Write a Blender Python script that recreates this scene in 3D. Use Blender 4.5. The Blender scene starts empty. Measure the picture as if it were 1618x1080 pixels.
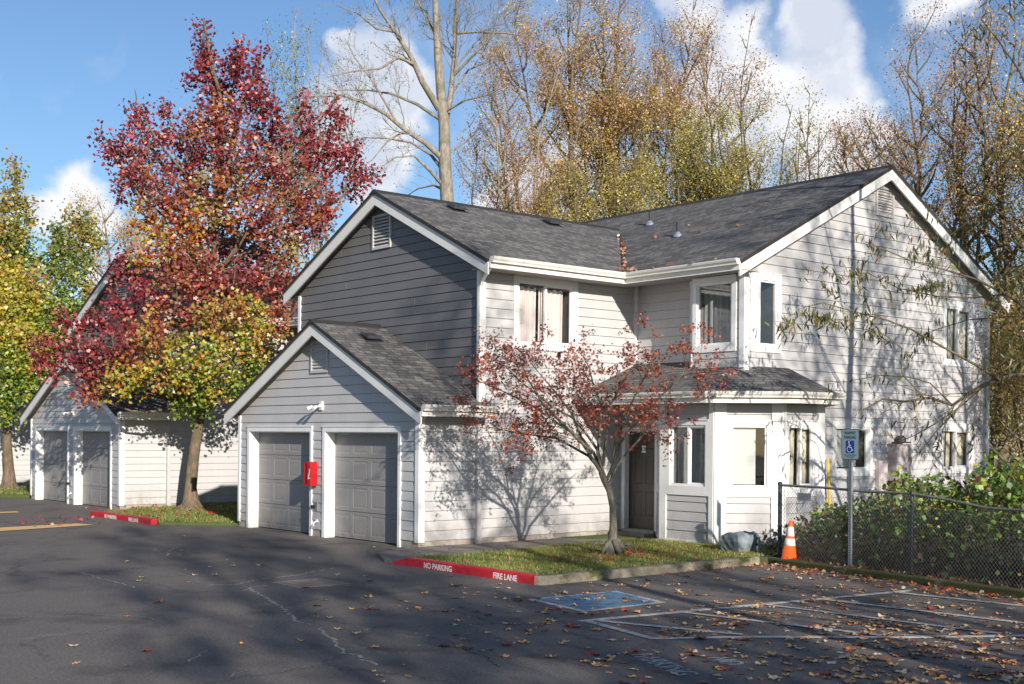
import bpy, math, random
import numpy as np
from mathutils import Vector, Matrix

rnd = random.Random(7)
rs = np.random.RandomState(11)
S = bpy.context.scene
COL = S.collection
R = math.radians

# ---------------------------------------------------------------- camera
# world axes: +X runs along the lit side walls (away to the right), +Y along the garage fronts (away to the left)
YAW, ROLL, EYE = 0.871, 0.00788, 2.15
cam_d = bpy.data.cameras.new('camera')
cam = bpy.data.objects.new('camera', cam_d)
COL.objects.link(cam)
S.camera = cam
cam_d.sensor_width = 36
cam_d.lens = 36 * 1946.1 / 1618
cam_d.shift_y = (687.17 - 540) / 1618
cam_d.clip_start = 0.1
cam_d.clip_end = 2000
FWD = Vector((math.cos(YAW), math.sin(YAW), 0))
RGT = Vector((math.sin(YAW), -math.cos(YAW), 0))
UP = Vector((0, 0, 1))
cx = RGT * math.cos(ROLL) + UP * math.sin(ROLL)
cy = -RGT * math.sin(ROLL) + UP * math.cos(ROLL)
cz = -FWD
cam.matrix_world = Matrix(((cx.x, cy.x, cz.x, 0), (cx.y, cy.y, cz.y, 0), (cx.z, cy.z, cz.z, EYE), (0, 0, 0, 1)))

def at(px, py, w, off=0.0):
    """Point w metres ahead of the photographer, seen at photo pixel (px,py)."""
    x, y = px - 809, 687.17 - py
    c, s = math.cos(ROLL), math.sin(ROLL)
    r, u = (x * c - y * s) / 1946.1, (x * s + y * c) / 1946.1
    p = Vector((0, 0, EYE)) + (FWD + RGT * r + UP * u) * (w + off)
    return p

# ---------------------------------------------------------------- sun and sky
SUN_AZ = 17.5      # degrees from +Y towards +X of the light's travel
SUN_EL = 19.3
sun_d = bpy.data.lights.new('sun', 'SUN')
sun_d.energy = 5.0
sun_d.angle = R(0.53)
sun_d.color = (1.0, 0.915, 0.81)
sun = bpy.data.objects.new('sun', sun_d)
COL.objects.link(sun)
trav = Vector((math.sin(R(SUN_AZ)) * math.cos(R(SUN_EL)), math.cos(R(SUN_AZ)) * math.cos(R(SUN_EL)), -math.sin(R(SUN_EL))))
sun.rotation_euler = trav.to_track_quat('-Z', 'Y').to_euler()
sun.location = (0, -20, 30)

S.view_settings.view_transform = 'Standard'
S.view_settings.look = 'None'
S.view_settings.exposure = 0.55
S.view_settings.gamma = 1.0

W = bpy.data.worlds.new('World')
S.world = W
W.use_nodes = True
nt = W.node_tree
nt.nodes.clear()
N = nt.nodes.new
def lk(a, b): nt.links.new(a, b)
sky = N('ShaderNodeTexSky')
sky.sky_type = 'NISHITA'
sky.sun_disc = False
sky.sun_elevation = R(SUN_EL)
# the sun stands at azimuth of -trav
sky.sun_rotation = math.atan2(-trav.x, -trav.y)
sky.air_density = 1.0
sky.dust_density = 0.3
sky.ozone_density = 3.0
tc = N('ShaderNodeTexCoord')
n1 = N('ShaderNodeTexNoise'); n1.inputs['Scale'].default_value = 26; n1.inputs['Detail'].default_value = 7; n1.inputs['Roughness'].default_value = 0.55
lk(tc.outputs['Generated'], n1.inputs['Vector'])
wsub = N('ShaderNodeVectorMath'); wsub.operation = 'SUBTRACT'; wsub.inputs[1].default_value = (.5, .5, .5)
lk(n1.outputs['Color'], wsub.inputs[0])
wsc = N('ShaderNodeVectorMath'); wsc.operation = 'SCALE'; wsc.inputs['Scale'].default_value = 0.052
lk(wsub.outputs[0], wsc.inputs[0])
wadd = N('ShaderNodeVectorMath'); wadd.operation = 'ADD'
lk(tc.outputs['Generated'], wadd.inputs[0]); lk(wsc.outputs[0], wadd.inputs[1])
CL = [[0.3451, 0.9219, 0.1762, 0.0216], [0.3258, 0.9313, 0.1627, 0.0185], [0.359, 0.9198, 0.1585, 0.0154], [0.3361, 0.9293, 0.1532, 0.0154], [0.3569, 0.9263, 0.1205, 0.0134], [0.5091, 0.8075, 0.2979, 0.0144], [0.533, 0.7953, 0.2888, 0.0308], [0.5533, 0.7899, 0.2645, 0.0308], [0.522, 0.8136, 0.2562, 0.0308], [0.5159, 0.8264, 0.2255, 0.0257], [0.5515, 0.804, 0.2222, 0.0283], [0.5428, 0.8174, 0.1931, 0.0206], [0.4869, 0.849, 0.2051, 0.0154], [0.6424, 0.7411, 0.1952, 0.0308], [0.6605, 0.7166, 0.2241, 0.0206], [0.625, 0.7595, 0.1804, 0.0206], [0.7084, 0.6279, 0.3222, 0.0257], [0.7328, 0.6079, 0.3057, 0.0257], [0.6986, 0.632, 0.3354, 0.0206], [0.735, 0.6188, 0.2772, 0.0308], [0.7494, 0.6028, 0.2741, 0.0257], [0.7678, 0.5612, 0.309, 0.0283], [0.7836, 0.5525, 0.2841, 0.0257], [0.7705, 0.5773, 0.2702, 0.0308], [0.789, 0.5588, 0.2554, 0.0308], [0.7662, 0.5945, 0.2439, 0.036], [0.79, 0.5707, 0.224, 0.036], [0.8054, 0.5418, 0.2405, 0.0206], [0.7322, 0.6351, 0.2458, 0.0257], [0.8109, 0.4878, 0.3232, 0.0257], [0.8013, 0.5613, 0.2071, 0.0308], [0.7555, 0.6165, 0.2216, 0.0308]]
prev = None
for x, y, z, r in CL:
    d = N('ShaderNodeVectorMath'); d.operation = 'DISTANCE'; d.inputs[1].default_value = (x, y, z)
    lk(wadd.outputs[0], d.inputs[0])
    m = N('ShaderNodeMath'); m.operation = 'MULTIPLY_ADD'; m.inputs[1].default_value = -1.0 / r; m.inputs[2].default_value = 1.0
    lk(d.outputs['Value'], m.inputs[0])
    if prev is None: prev = m
    else:
        mm = N('ShaderNodeMath'); mm.operation = 'SMOOTH_MAX'; mm.inputs[2].default_value = 0.25
        lk(prev.outputs[0], mm.inputs[0]); lk(m.outputs[0], mm.inputs[1]); prev = mm
al = N('ShaderNodeMapRange'); al.interpolation_type = 'SMOOTHSTEP'
al.inputs['From Min'].default_value = -0.30; al.inputs['From Max'].default_value = 0.45
lk(prev.outputs[0], al.inputs['Value'])
n2 = N('ShaderNodeTexNoise'); n2.inputs['Scale'].default_value = 16; n2.inputs['Detail'].default_value = 5
lk(wadd.outputs[0], n2.inputs['Vector'])
cr = N('ShaderNodeValToRGB')
cr.color_ramp.elements[0].position = 0.40; cr.color_ramp.elements[0].color = (5.9, 6.4, 7.5, 1)
cr.color_ramp.elements[1].position = 0.6; cr.color_ramp.elements[1].color = (8.4, 8.5, 8.8, 1)
lk(n2.outputs['Fac'], cr.inputs['Fac'])
# thin high veil toward the horizon
n3 = N('ShaderNodeTexNoise'); n3.inputs['Scale'].default_value = 5; n3.inputs['Detail'].default_value = 8; n3.inputs['Roughness'].default_value = .6
lk(tc.outputs['Generated'], n3.inputs['Vector'])
veil = N('ShaderNodeMapRange'); veil.inputs['From Min'].default_value = .52; veil.inputs['From Max'].default_value = .78; veil.inputs['To Max'].default_value = .45
lk(n3.outputs['Fac'], veil.inputs['Value'])
amax = N('ShaderNodeMath'); amax.operation = 'MAXIMUM'
lk(al.outputs[0], amax.inputs[0]); lk(veil.outputs[0], amax.inputs[1])
tint = N('ShaderNodeMix'); tint.data_type = 'RGBA'; tint.blend_type = 'MULTIPLY'; tint.inputs['Factor'].default_value = 1
tint.inputs[7].default_value = (.98, 1.07, 1.17, 1)
SKYTINT = tint
lk(sky.outputs[0], tint.inputs[6])
mix = N('ShaderNodeMix'); mix.data_type = 'RGBA'
lk(amax.outputs[0], mix.inputs['Factor']); lk(tint.outputs[2], mix.inputs[6]); lk(cr.outputs[0], mix.inputs[7])
bg = N('ShaderNodeBackground'); bg.inputs['Strength'].default_value = 0.080
lk(mix.outputs[2], bg.inputs['Color'])
wo = N('ShaderNodeOutputWorld'); lk(bg.outputs[0], wo.inputs['Surface'])

# ---------------------------------------------------------------- naming
ORG = {}
def tag(o, label=None, cat=None, group=None, kind=None):
    if label: o['label'] = label
    if cat: o['category'] = cat
    if group: o['group'] = group
    if kind: o['kind'] = kind
    return o
def empty(name, loc, label=None, cat=None, group=None):
    o = bpy.data.objects.new(name, None); COL.objects.link(o)
    o.location = loc; o.empty_display_size = .3
    ORG[o.name] = Vector(loc)
    return tag(o, label, cat, group)
def children(o): return [c for c in bpy.data.objects if c.parent == o]
def copy_tree(o, parent=None):
    kids = children(o)
    c = o.copy(); COL.objects.link(c); c.parent = parent
    for k in kids: copy_tree(k, c)
    return c

# ---------------------------------------------------------------- materials
MATS = {}
def newmat(name):
    m = bpy.data.materials.new(name); m.use_nodes = True
    t = m.node_tree; t.nodes.clear()
    o = t.nodes.new('ShaderNodeOutputMaterial')
    MATS[name] = m
    return m, t, o
def principled(t, o, **k):
    b = t.nodes.new('ShaderNodeBsdfPrincipled')
    for a, v in k.items(): b.inputs[a].default_value = v
    t.links.new(b.outputs[0], o.inputs['Surface'])
    return b
def ramp(t, fac, stops):
    r = t.nodes.new('ShaderNodeValToRGB')
    e = r.color_ramp.elements
    while len(e) > 1: e.remove(e[-1])
    e[0].position = stops[0][0]; e[0].color = (*stops[0][1], 1)
    for p, c in stops[1:]:
        n = e.new(p); n.color = (*c, 1)
    t.links.new(fac, r.inputs['Fac'])
    return r.outputs['Color']
def noise(t, scale, detail=4, rough=.5, vec=None, dist=0):
    n = t.nodes.new('ShaderNodeTexNoise')
    n.inputs['Scale'].default_value = scale; n.inputs['Detail'].default_value = detail
    n.inputs['Roughness'].default_value = rough; n.inputs['Distortion'].default_value = dist
    if vec is not None: t.links.new(vec, n.inputs['Vector'])
    return n
def objco(t, scale=(1, 1, 1)):
    c = t.nodes.new('ShaderNodeTexCoord'); m = t.nodes.new('ShaderNodeMapping')
    m.inputs['Scale'].default_value = scale
    t.links.new(c.outputs['Object'], m.inputs['Vector'])
    return m.outputs[0]
def bump(t, b, h, strength=.2, dist=.01):
    n = t.nodes.new('ShaderNodeBump'); n.inputs['Strength'].default_value = strength; n.inputs['Distance'].default_value = dist
    t.links.new(h, n.inputs['Height']); t.links.new(n.outputs[0], b.inputs['Normal'])
def mixc(t, fac, a, b, mode='MIX'):
    m = t.nodes.new('ShaderNodeMix'); m.data_type = 'RGBA'; m.blend_type = mode
    for v, i in ((fac, 0), (a, 6), (b, 7)):
        if isinstance(v, (int, float)): m.inputs[i].default_value = v
        elif isinstance(v, tuple): m.inputs[i].default_value = (*v, 1)
        else: t.links.new(v, m.inputs[i])
    return m.outputs[2]
def simple(name, col, rough=.6, var=.12, scale=6, metal=0, bmp=0, bscale=60, stretch=(1, 1, 1)):
    m, t, o = newmat(name)
    b = principled(t, o, Roughness=rough, Metallic=metal)
    v = objco(t, stretch)
    n = noise(t, scale, 6, .6, v)
    lo = tuple(c * (1 - var) for c in col); hi = tuple(min(1, c * (1 + var)) for c in col)
    t.links.new(ramp(t, n.outputs['Fac'], [(.3, lo), (.7, hi)]), b.inputs['Base Color'])
    if bmp: bump(t, b, noise(t, bscale, 4, .6, v).outputs['Fac'], bmp, .004)
    return m
def paint(name, col, rough=.55, dirt=.5):
    """exterior paint on wood: faint wood grain, weather streaks, splash dirt near the ground in patches"""
    m, t, o = newmat(name)
    b = principled(t, o, Roughness=rough)
    n = noise(t, 1.3, 7, .6, objco(t, (1, 1, 1)))
    st = noise(t, 9, 5, .6, objco(t, (1, 1, .12)))
    c1 = ramp(t, n.outputs['Fac'], [(.3, tuple(c * .93 for c in col)), (.7, tuple(min(1, c * 1.04) for c in col))])
    sf = ramp(t, st.outputs['Fac'], [(.52, (0, 0, 0)), (.75, (dirt * .3,) * 3)])
    c2 = mixc(t, sf, c1, tuple(c * .62 for c in (col[0], col[1] * .97, col[2] * .9)))
    sp = t.nodes.new('ShaderNodeSeparateXYZ'); t.links.new(objco(t), sp.inputs[0])
    zr = t.nodes.new('ShaderNodeMapRange'); zr.inputs['From Min'].default_value = .1; zr.inputs['From Max'].default_value = .75; zr.inputs['To Min'].default_value = .75; zr.inputs['To Max'].default_value = 0
    t.links.new(sp.outputs['Z'], zr.inputs['Value'])
    dn = noise(t, 3.2, 6, .7, objco(t, (1, 1, .6))); dm = t.nodes.new('ShaderNodeMath'); dm.operation = 'MULTIPLY'
    t.links.new(zr.outputs[0], dm.inputs[0]); t.links.new(ramp(t, dn.outputs['Fac'], [(.38, (0, 0, 0)), (.66, (1, 1, 1))]), dm.inputs[1])
    t.links.new(mixc(t, dm.outputs[0], c2, tuple(c * .5 for c in (col[0], col[1] * .94, col[2] * .82))), b.inputs['Base Color'])
    bump(t, b, noise(t, 40, 4, .6, objco(t, (.25, .25, 6))).outputs['Fac'], .25, .003)
    return m
M = {}
M['siding'] = paint('siding_paint', (.455, .448, .450))
M['dark_siding'] = paint('dark_siding_paint', (.135, .132, .138))
M['trim'] = paint('trim_paint', (.74, .74, .73), .5)
M['rake'] = paint('rake_trim_paint', (.66, .66, .64), .5, .7)
M['gutter'] = paint('gutter_paint', (.72, .70, .65), .45, .8)
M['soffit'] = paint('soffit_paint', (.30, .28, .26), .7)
M['garage_door'] = paint('garage_door_paint', (.245, .235, .23), .5)
M['door'] = paint('door_paint', (.045, .035, .032), .4, .3)
M['vinyl'] = simple('vinyl_frame', (.76, .76, .76), .35, .04)
M['concrete'] = simple('concrete', (.30, .27, .23), .9, .3, 3, bmp=.4)
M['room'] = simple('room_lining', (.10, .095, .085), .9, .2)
M['curtain'] = simple('curtain_cloth', (.64, .56, .54), .9, .08, 3)
M['drape'] = simple('beige_drape', (.55, .51, .42), .9, .12, 3)
M['sheer'] = simple('grey_sheer', (.20, .21, .205), .9, .1)
M['blind'] = simple('blind_slats', (.58, .59, .57), .6, .05)
M['metal'] = simple('galvanised_steel', (.35, .37, .39), .45, .2, 20, metal=.6)
M['dark_metal'] = simple('dark_vent_metal', (.03, .032, .036), .55, .3, 8)
M['plastic_white'] = simple('white_plastic', (.8, .8, .78), .35, .04)
M['vent'] = paint('vent_paint', (.46, .44, .43), .6)
M['grey_box'] = paint('utility_box_paint', (.47, .42, .40), .6)
M['fence'] = simple('fence_steel', (.045, .06, .075), .5, .3, 25, metal=.5)
M['wire'] = simple('fence_wire', (.32, .33, .31), .5, .3, 25, metal=.5)
M['rail'] = simple('rusty_rail', (.24, .21, .20), .6, .4, 18, metal=.4)
M['brass'] = simple('brass', (.55, .42, .2), .3, .1, metal=1)
M['yellow'] = simple('yellow_paint', (.72, .42, .04), .6, .15)
M['text_white'] = simple('stencil_white', (.72, .70, .68), .7, .2, 30)
M['blackrub'] = simple('black_plastic', (.01, .012, .014), .5, .1)
M['sign_blue'] = simple('sign_blue', (.005, .055, .32), .4, .05)
M['sign_face'] = simple('sign_face', (.30, .37, .40), .45, .06)  # a white face; the shade on it is put into this blue grey
M['sign_green'] = simple('sign_border_green', (.03, .10, .12), .45, .06)
M['sign_grey'] = simple('small_sign_face', (.35, .36, .40), .5, .15, 20)
M['orange'] = simple('cone_orange', (.88, .11, .015), .45, .12, 8)
M['reflect'] = simple('cone_white_sleeve', (.62, .60, .57), .4, .18, 20)
M['glasscrack'] = simple('valley_metal', (.22, .26, .32), .4, .2, 12, metal=.3)

# glass
m, t, o = newmat('window_glass')
tr = t.nodes.new('ShaderNodeBsdfTransparent'); tr.inputs[0].default_value = (.95, .96, .95, 1)
gl = t.nodes.new('ShaderNodeBsdfGlossy'); gl.inputs['Roughness'].default_value = .02; gl.inputs['Color'].default_value = (.95, .97, 1, 1)
fr = t.nodes.new('ShaderNodeFresnel'); fr.inputs['IOR'].default_value = 1.9
bp_ = noise(t, 1.6, 2, .5, objco(t)); bn = t.nodes.new('ShaderNodeBump'); bn.inputs['Strength'].default_value = .06; bn.inputs['Distance'].default_value = .02
t.links.new(bp_.outputs['Fac'], bn.inputs['Height']); t.links.new(bn.outputs[0], gl.inputs['Normal'])
ms = t.nodes.new('ShaderNodeMixShader')
ge = t.nodes.new('ShaderNodeNewGeometry'); fm_ = t.nodes.new('ShaderNodeMix'); fm_.data_type = 'FLOAT'
t.links.new(ge.outputs['Backfacing'], fm_.inputs[0]); t.links.new(fr.outputs[0], fm_.inputs[2]); fm_.inputs[3].default_value = .10
t.links.new(fm_.outputs[0], ms.inputs[0]); t.links.new(tr.outputs[0], ms.inputs[1]); t.links.new(gl.outputs[0], ms.inputs[2])
t.links.new(ms.outputs[0], o.inputs['Surface'])
M['glass'] = m

# red painted concrete
m, t, o = newmat('red_kerb_paint')
b = principled(t, o, Roughness=.55)
n = noise(t, 7, 8, .65, objco(t)); n_ = noise(t, 28, 6, .7, objco(t))
c1 = ramp(t, n.outputs['Fac'], [(.3, (.34, .008, .018)), (.7, (.60, .02, .03))])
f = ramp(t, n_.outputs['Fac'], [(.66, (0, 0, 0)), (.74, (1, 1, 1))])
t.links.new(mixc(t, f, c1, (.16, .07, .06)), b.inputs['Base Color'])
bump(t, b, n_.outputs['Fac'], .4, .006)
M['red_kerb'] = m
M['red'] = simple('red_enamel', (.42, .008, .014), .35, .12, 6)

# kerb concrete with moss
def kerbmat(name, moss):
    m, t, o = newmat(name)
    b = principled(t, o, Roughness=.9)
    n = noise(t, 3.0, 8, .65, objco(t)); n_ = noise(t, 45, 5, .7, objco(t)); n3 = noise(t, 1.7, 6, .7, objco(t, (1, 1, 2)))
    c1 = ramp(t, n.outputs['Fac'], [(.3, (.15, .125, .085)), (.7, (.33, .28, .20))])
    c1 = mixc(t, .35, c1, ramp(t, n_.outputs['Fac'], [(.3, (.08, .07, .05)), (.7, (.42, .38, .30))]))
    f = ramp(t, n3.outputs['Fac'], [(moss - .08, (0, 0, 0)), (moss + .06, (1, 1, 1))])
    t.links.new(mixc(t, f, c1, ramp(t, n_.outputs['Fac'], [(.3, (.018, .022, .008)), (.7, (.075, .085, .02))])), b.inputs['Base Color'])
    bump(t, b, n_.outputs['Fac'], .6, .01)
    return m
M['kerb'] = kerbmat('kerb_concrete', .58)
M['mossy_kerb'] = kerbmat('mossy_kerb_concrete', .40)
M['walk'] = simple('walkway_concrete', (.20, .175, .155), .9, .3, 2.2, bmp=.4)

# shingles: UV in metres (u along eave, v up slope)
def shingle(name, dark, light):
    m, t, o = newmat(name)
    b = principled(t, o, Roughness=.9)
    uv = t.nodes.new('ShaderNodeTexCoord')
    wn = noise(t, 3.5, 3, .6, uv.outputs['UV'])
    sc = t.nodes.new('ShaderNodeVectorMath'); sc.operation = 'SCALE'; sc.inputs['Scale'].default_value = .03
    t.links.new(wn.outputs['Color'], sc.inputs[0])
    ad = t.nodes.new('ShaderNodeVectorMath'); ad.operation = 'ADD'
    t.links.new(uv.outputs['UV'], ad.inputs[0]); t.links.new(sc.outputs[0], ad.inputs[1])
    br = t.nodes.new('ShaderNodeTexBrick')
    br.offset = .37; br.squash = .7; br.squash_frequency = 3
    br.inputs['Scale'].default_value = 1
    br.inputs['Brick Width'].default_value = .26; br.inputs['Row Height'].default_value = .135
    br.inputs['Mortar Size'].default_value = .012; br.inputs['Mortar Smooth'].default_value = .3
    br.inputs['Color1'].default_value = (*dark, 1); br.inputs['Color2'].default_value = (*light, 1)
    br.inputs['Mortar'].default_value = (dark[0] * .35, dark[1] * .35, dark[2] * .35, 1)
    t.links.new(ad.outputs[0], br.inputs['Vector'])
    n = noise(t, .9, 6, .65, objco(t)); n_ = noise(t, 90, 3, .7, objco(t))
    c = mixc(t, .32, br.outputs['Color'], ramp(t, n.outputs['Fac'], [(.3, dark), (.7, light)]))
    c = mixc(t, .5, c, ramp(t, n_.outputs['Fac'], [(.3, (.25, .25, .25)), (.7, (.9, .9, .9))]), 'OVERLAY')
    t.links.new(c, b.inputs['Base Color'])
    bump(t, b, br.outputs['Fac'], .9, -.012)
    return m
M['shingle'] = shingle('asphalt_shingles', (.040, .041, .044), (.165, .158, .150))
M['shingle_edge'] = simple('shingle_edge', (.022, .021, .021), .9, .3, 10)

# asphalt
m, t, o = newmat('asphalt')
b = principled(t, o, Roughness=.85)
v = objco(t)
big = noise(t, .35, 7, .6, v, .4); mid = noise(t, 2.6, 7, .65, v); fine = noise(t, 130, 3, .7, v); fine2 = noise(t, 420, 2, .8, v)
c = ramp(t, big.outputs['Fac'], [(.34, (.042, .041, .042)), (.5, (.100, .093, .087)), (.66, (.180, .163, .145))])
c = mixc(t, .45, c, ramp(t, mid.outputs['Fac'], [(.3, (.03, .03, .032)), (.7, (.16, .148, .132))]))
c = mixc(t, .55, c, ramp(t, fine.outputs['Fac'], [(.32, (.02, .02, .02)), (.52, (.085, .08, .075)), (.72, (.33, .31, .28))]))
c = mixc(t, .3, c, ramp(t, fine2.outputs['Fac'], [(.35, (.01, .01, .01)), (.7, (.3, .28, .26))]))
c = mixc(t, .45, c, ramp(t, noise(t, 32, 5, .75, v).outputs['Fac'], [(.36, (.025, .025, .027)), (.5, (.11, .10, .095)), (.66, (.30, .27, .235))]))
c = mixc(t, 1.0, c, (1.06, 1.02, .99), 'MULTIPLY')
# oil / tyre stains
ov = noise(t, .8, 4, .5, v); oil = ramp(t, ov.outputs['Fac'], [(.54, (0, 0, 0)), (.68, (1, 1, 1))])
mo = t.nodes.new('ShaderNodeMath'); mo.operation = 'MULTIPLY'; mo.inputs[1].default_value = .5
t.links.new(oil, mo.inputs[0]); c = mixc(t, mo.outputs[0], c, (.022, .022, .025))
# cracks: dark net and pale crumbled ones
def crack(scale, width, warp, seed):
    w = noise(t, 1.5, 6, .7, v)
    s1 = t.nodes.new('ShaderNodeVectorMath'); s1.operation = 'SCALE'; s1.inputs['Scale'].default_value = warp; t.links.new(w.outputs['Color'], s1.inputs[0])
    a1 = t.nodes.new('ShaderNodeVectorMath'); a1.operation = 'ADD'; t.links.new(v, a1.inputs[0]); t.links.new(s1.outputs[0], a1.inputs[1])
    a2 = t.nodes.new('ShaderNodeVectorMath'); a2.operation = 'MULTIPLY_ADD'; a2.inputs[1].default_value = (1, 1, 0); a2.inputs[2].default_value = (seed, seed * 2.3, 0); t.links.new(a1.outputs[0], a2.inputs[0])
    vo = t.nodes.new('ShaderNodeTexVoronoi'); vo.feature = 'DISTANCE_TO_EDGE'; vo.inputs['Scale'].default_value = scale
    t.links.new(a2.outputs[0], vo.inputs['Vector'])
    r = t.nodes.new('ShaderNodeMapRange'); r.inputs['From Min'].default_value = 0; r.inputs['From Max'].default_value = width; r.inputs['To Min'].default_value = 1; r.inputs['To Max'].default_value = 0
    t.links.new(vo.outputs['Distance'], r.inputs['Value'])
    return r.outputs[0]
def mul(a, bb):
    q = t.nodes.new('ShaderNodeMath'); q.operation = 'MULTIPLY'
    t.links.new(a, q.inputs[0])
    if isinstance(bb, (int, float)): q.inputs[1].default_value = bb
    else: t.links.new(bb, q.inputs[1])
    return q.outputs[0]
k1 = mul(crack(.30, .009, .9, 3.1), ramp(t, noise(t, .5, 3, .5, v).outputs['Fac'], [(.38, (0, 0, 0)), (.5, (1, 1, 1))]))
c = mixc(t, mul(k1, .6), c, (.012, .012, .014))
k2 = mul(crack(.19, .010, 1.3, 8.7), ramp(t, noise(t, 1.6, 4, .7, v).outputs['Fac'], [(.46, (0, 0, 0)), (.54, (1, 1, 1))]))
c = mixc(t, mul(k2, .3), c, (.27, .25, .22))
t.links.new(c, b.inputs['Base Color'])
bump(t, b, mixc(t, .5, fine.outputs['Fac'], mid.outputs['Fac']), .55, .006)
M['asphalt'] = m

def worn(name, col, lo=.48, hi=.56, scale=9):
    """worn road paint: asphalt shows through where it has rubbed off"""
    m, t, o = newmat(name)
    b = principled(t, o, Roughness=.75)
    v = objco(t)
    n = noise(t, scale, 8, .75, v); n_ = noise(t, 130, 3, .7, v)
    under = ramp(t, n_.outputs['Fac'], [(.32, (.03, .03, .03)), (.7, (.16, .15, .14))])
    top = ramp(t, n_.outputs['Fac'], [(.3, tuple(x * .7 for x in col)), (.7, col)])
    f = ramp(t, n.outputs['Fac'], [(lo, (0, 0, 0)), (hi, (1, 1, 1))])
    t.links.new(mixc(t, f, under, top), b.inputs['Base Color'])
    bump(t, b, n_.outputs['Fac'], .4, .004)
    return m
M['line'] = worn('worn_white_line', (.60, .58, .55), .33, .50, 9)
M['stencil'] = worn('worn_stencil', (.46, .48, .50), .40, .52, 14)
M['blue'] = worn('worn_blue_paint', (.07, .27, .47), .42, .56, 5)
M['blue_edge'] = worn('worn_white_edge', (.55, .56, .58), .40, .5, 12)
M['speed'] = worn('speed_bump_paint', (.80, .52, .22), .3, .42, 7)

# ground
m, t, o = newmat('leaf_litter_soil')
b = principled(t, o, Roughness=1)
n = noise(t, 9, 8, .7, objco(t)); n_ = noise(t, 50, 4, .7, objco(t))
t.links.new(mixc(t, .5, ramp(t, n.outputs['Fac'], [(.3, (.02, .016, .01)), (.7, (.10, .075, .045))]), ramp(t, n_.outputs['Fac'], [(.3, (.01, .009, .006)), (.7, (.16, .11, .06))])), b.inputs['Base Color'])
bump(t, b, n_.outputs['Fac'], 1, .03)
M['soil'] = m
m, t, o = newmat('turf')
b = principled(t, o, Roughness=1)
n = noise(t, 2.2, 8, .7, objco(t)); n_ = noise(t, 60, 4, .7, objco(t))
t.links.new(mixc(t, .5, ramp(t, n.outputs['Fac'], [(.3, (.035, .055, .012)), (.62, (.10, .14, .03)), (.8, (.13, .11, .05))]), ramp(t, n_.outputs['Fac'], [(.3, (.015, .025, .006)), (.7, (.14, .19, .04))])), b.inputs['Base Color'])
bump(t, b, n_.outputs['Fac'], 1, .03)
M['turf'] = m

def bark(name, a, bcol, moss=None, scale=12):
    m, t, o = newmat(name)
    b = principled(t, o, Roughness=.95)
    n = noise(t, scale, 8, .7, objco(t, (1, 1, .3))); n2_ = noise(t, 2.5, 5, .6, objco(t))
    c = ramp(t, n.outputs['Fac'], [(.3, a), (.7, bcol)])
    if moss: c = mixc(t, ramp(t, n2_.outputs['Fac'], [(.5, (0, 0, 0)), (.62, (1, 1, 1))]), c, moss)
    t.links.new(c, b.inputs['Base Color'])
    bump(t, b, n.outputs['Fac'], .8, .02)
    return m
M['bark_gum'] = bark('sweetgum_bark', (.06, .042, .03), (.22, .16, .11), (.10, .085, .04))
M['bark_pale'] = bark('pale_cottonwood_bark', (.10, .085, .065), (.36, .32, .26), (.16, .15, .10))
M['bark_brown'] = bark('brown_bark', (.06, .045, .03), (.20, .155, .11), (.13, .11, .05))
M['bark_maple'] = bark('maple_bark', (.05, .045, .035), (.24, .22, .17), (.035, .04, .02), 20)
M['twig'] = bark('grey_twig', (.07, .055, .045), (.20, .16, .13))
M['cane'] = bark('bramble_cane', (.07, .045, .03), (.30, .20, .13))

def leafmat(name, trans=.35, gloss=.06, sat=1.0):
    m, t, o = newmat(name)
    at_ = t.nodes.new('ShaderNodeAttribute'); at_.attribute_name = 'Col'
    d = t.nodes.new('ShaderNodeBsdfDiffuse'); tr = t.nodes.new('ShaderNodeBsdfTranslucent')
    g = t.nodes.new('ShaderNodeBsdfGlossy'); g.inputs['Roughness'].default_value = .45
    t.links.new(at_.outputs['Color'], d.inputs[0]); t.links.new(at_.outputs['Color'], tr.inputs[0])
    m1 = t.nodes.new('ShaderNodeMixShader'); m1.inputs[0].default_value = trans
    t.links.new(d.outputs[0], m1.inputs[1]); t.links.new(tr.outputs[0], m1.inputs[2])
    m2 = t.nodes.new('ShaderNodeMixShader'); m2.inputs[0].default_value = gloss
    t.links.new(m1.outputs[0], m2.inputs[1]); t.links.new(g.outputs[0], m2.inputs[2])
    t.links.new(m2.outputs[0], o.inputs['Surface'])
    return m
M['leaf'] = leafmat('leaf')
M['glossleaf'] = leafmat('glossy_leaf', .30, .05)
M['dryleaf'] = leafmat('dry_leaf', .15, .05)
M['grass'] = leafmat('grass_blade', .35, .05)

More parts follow.
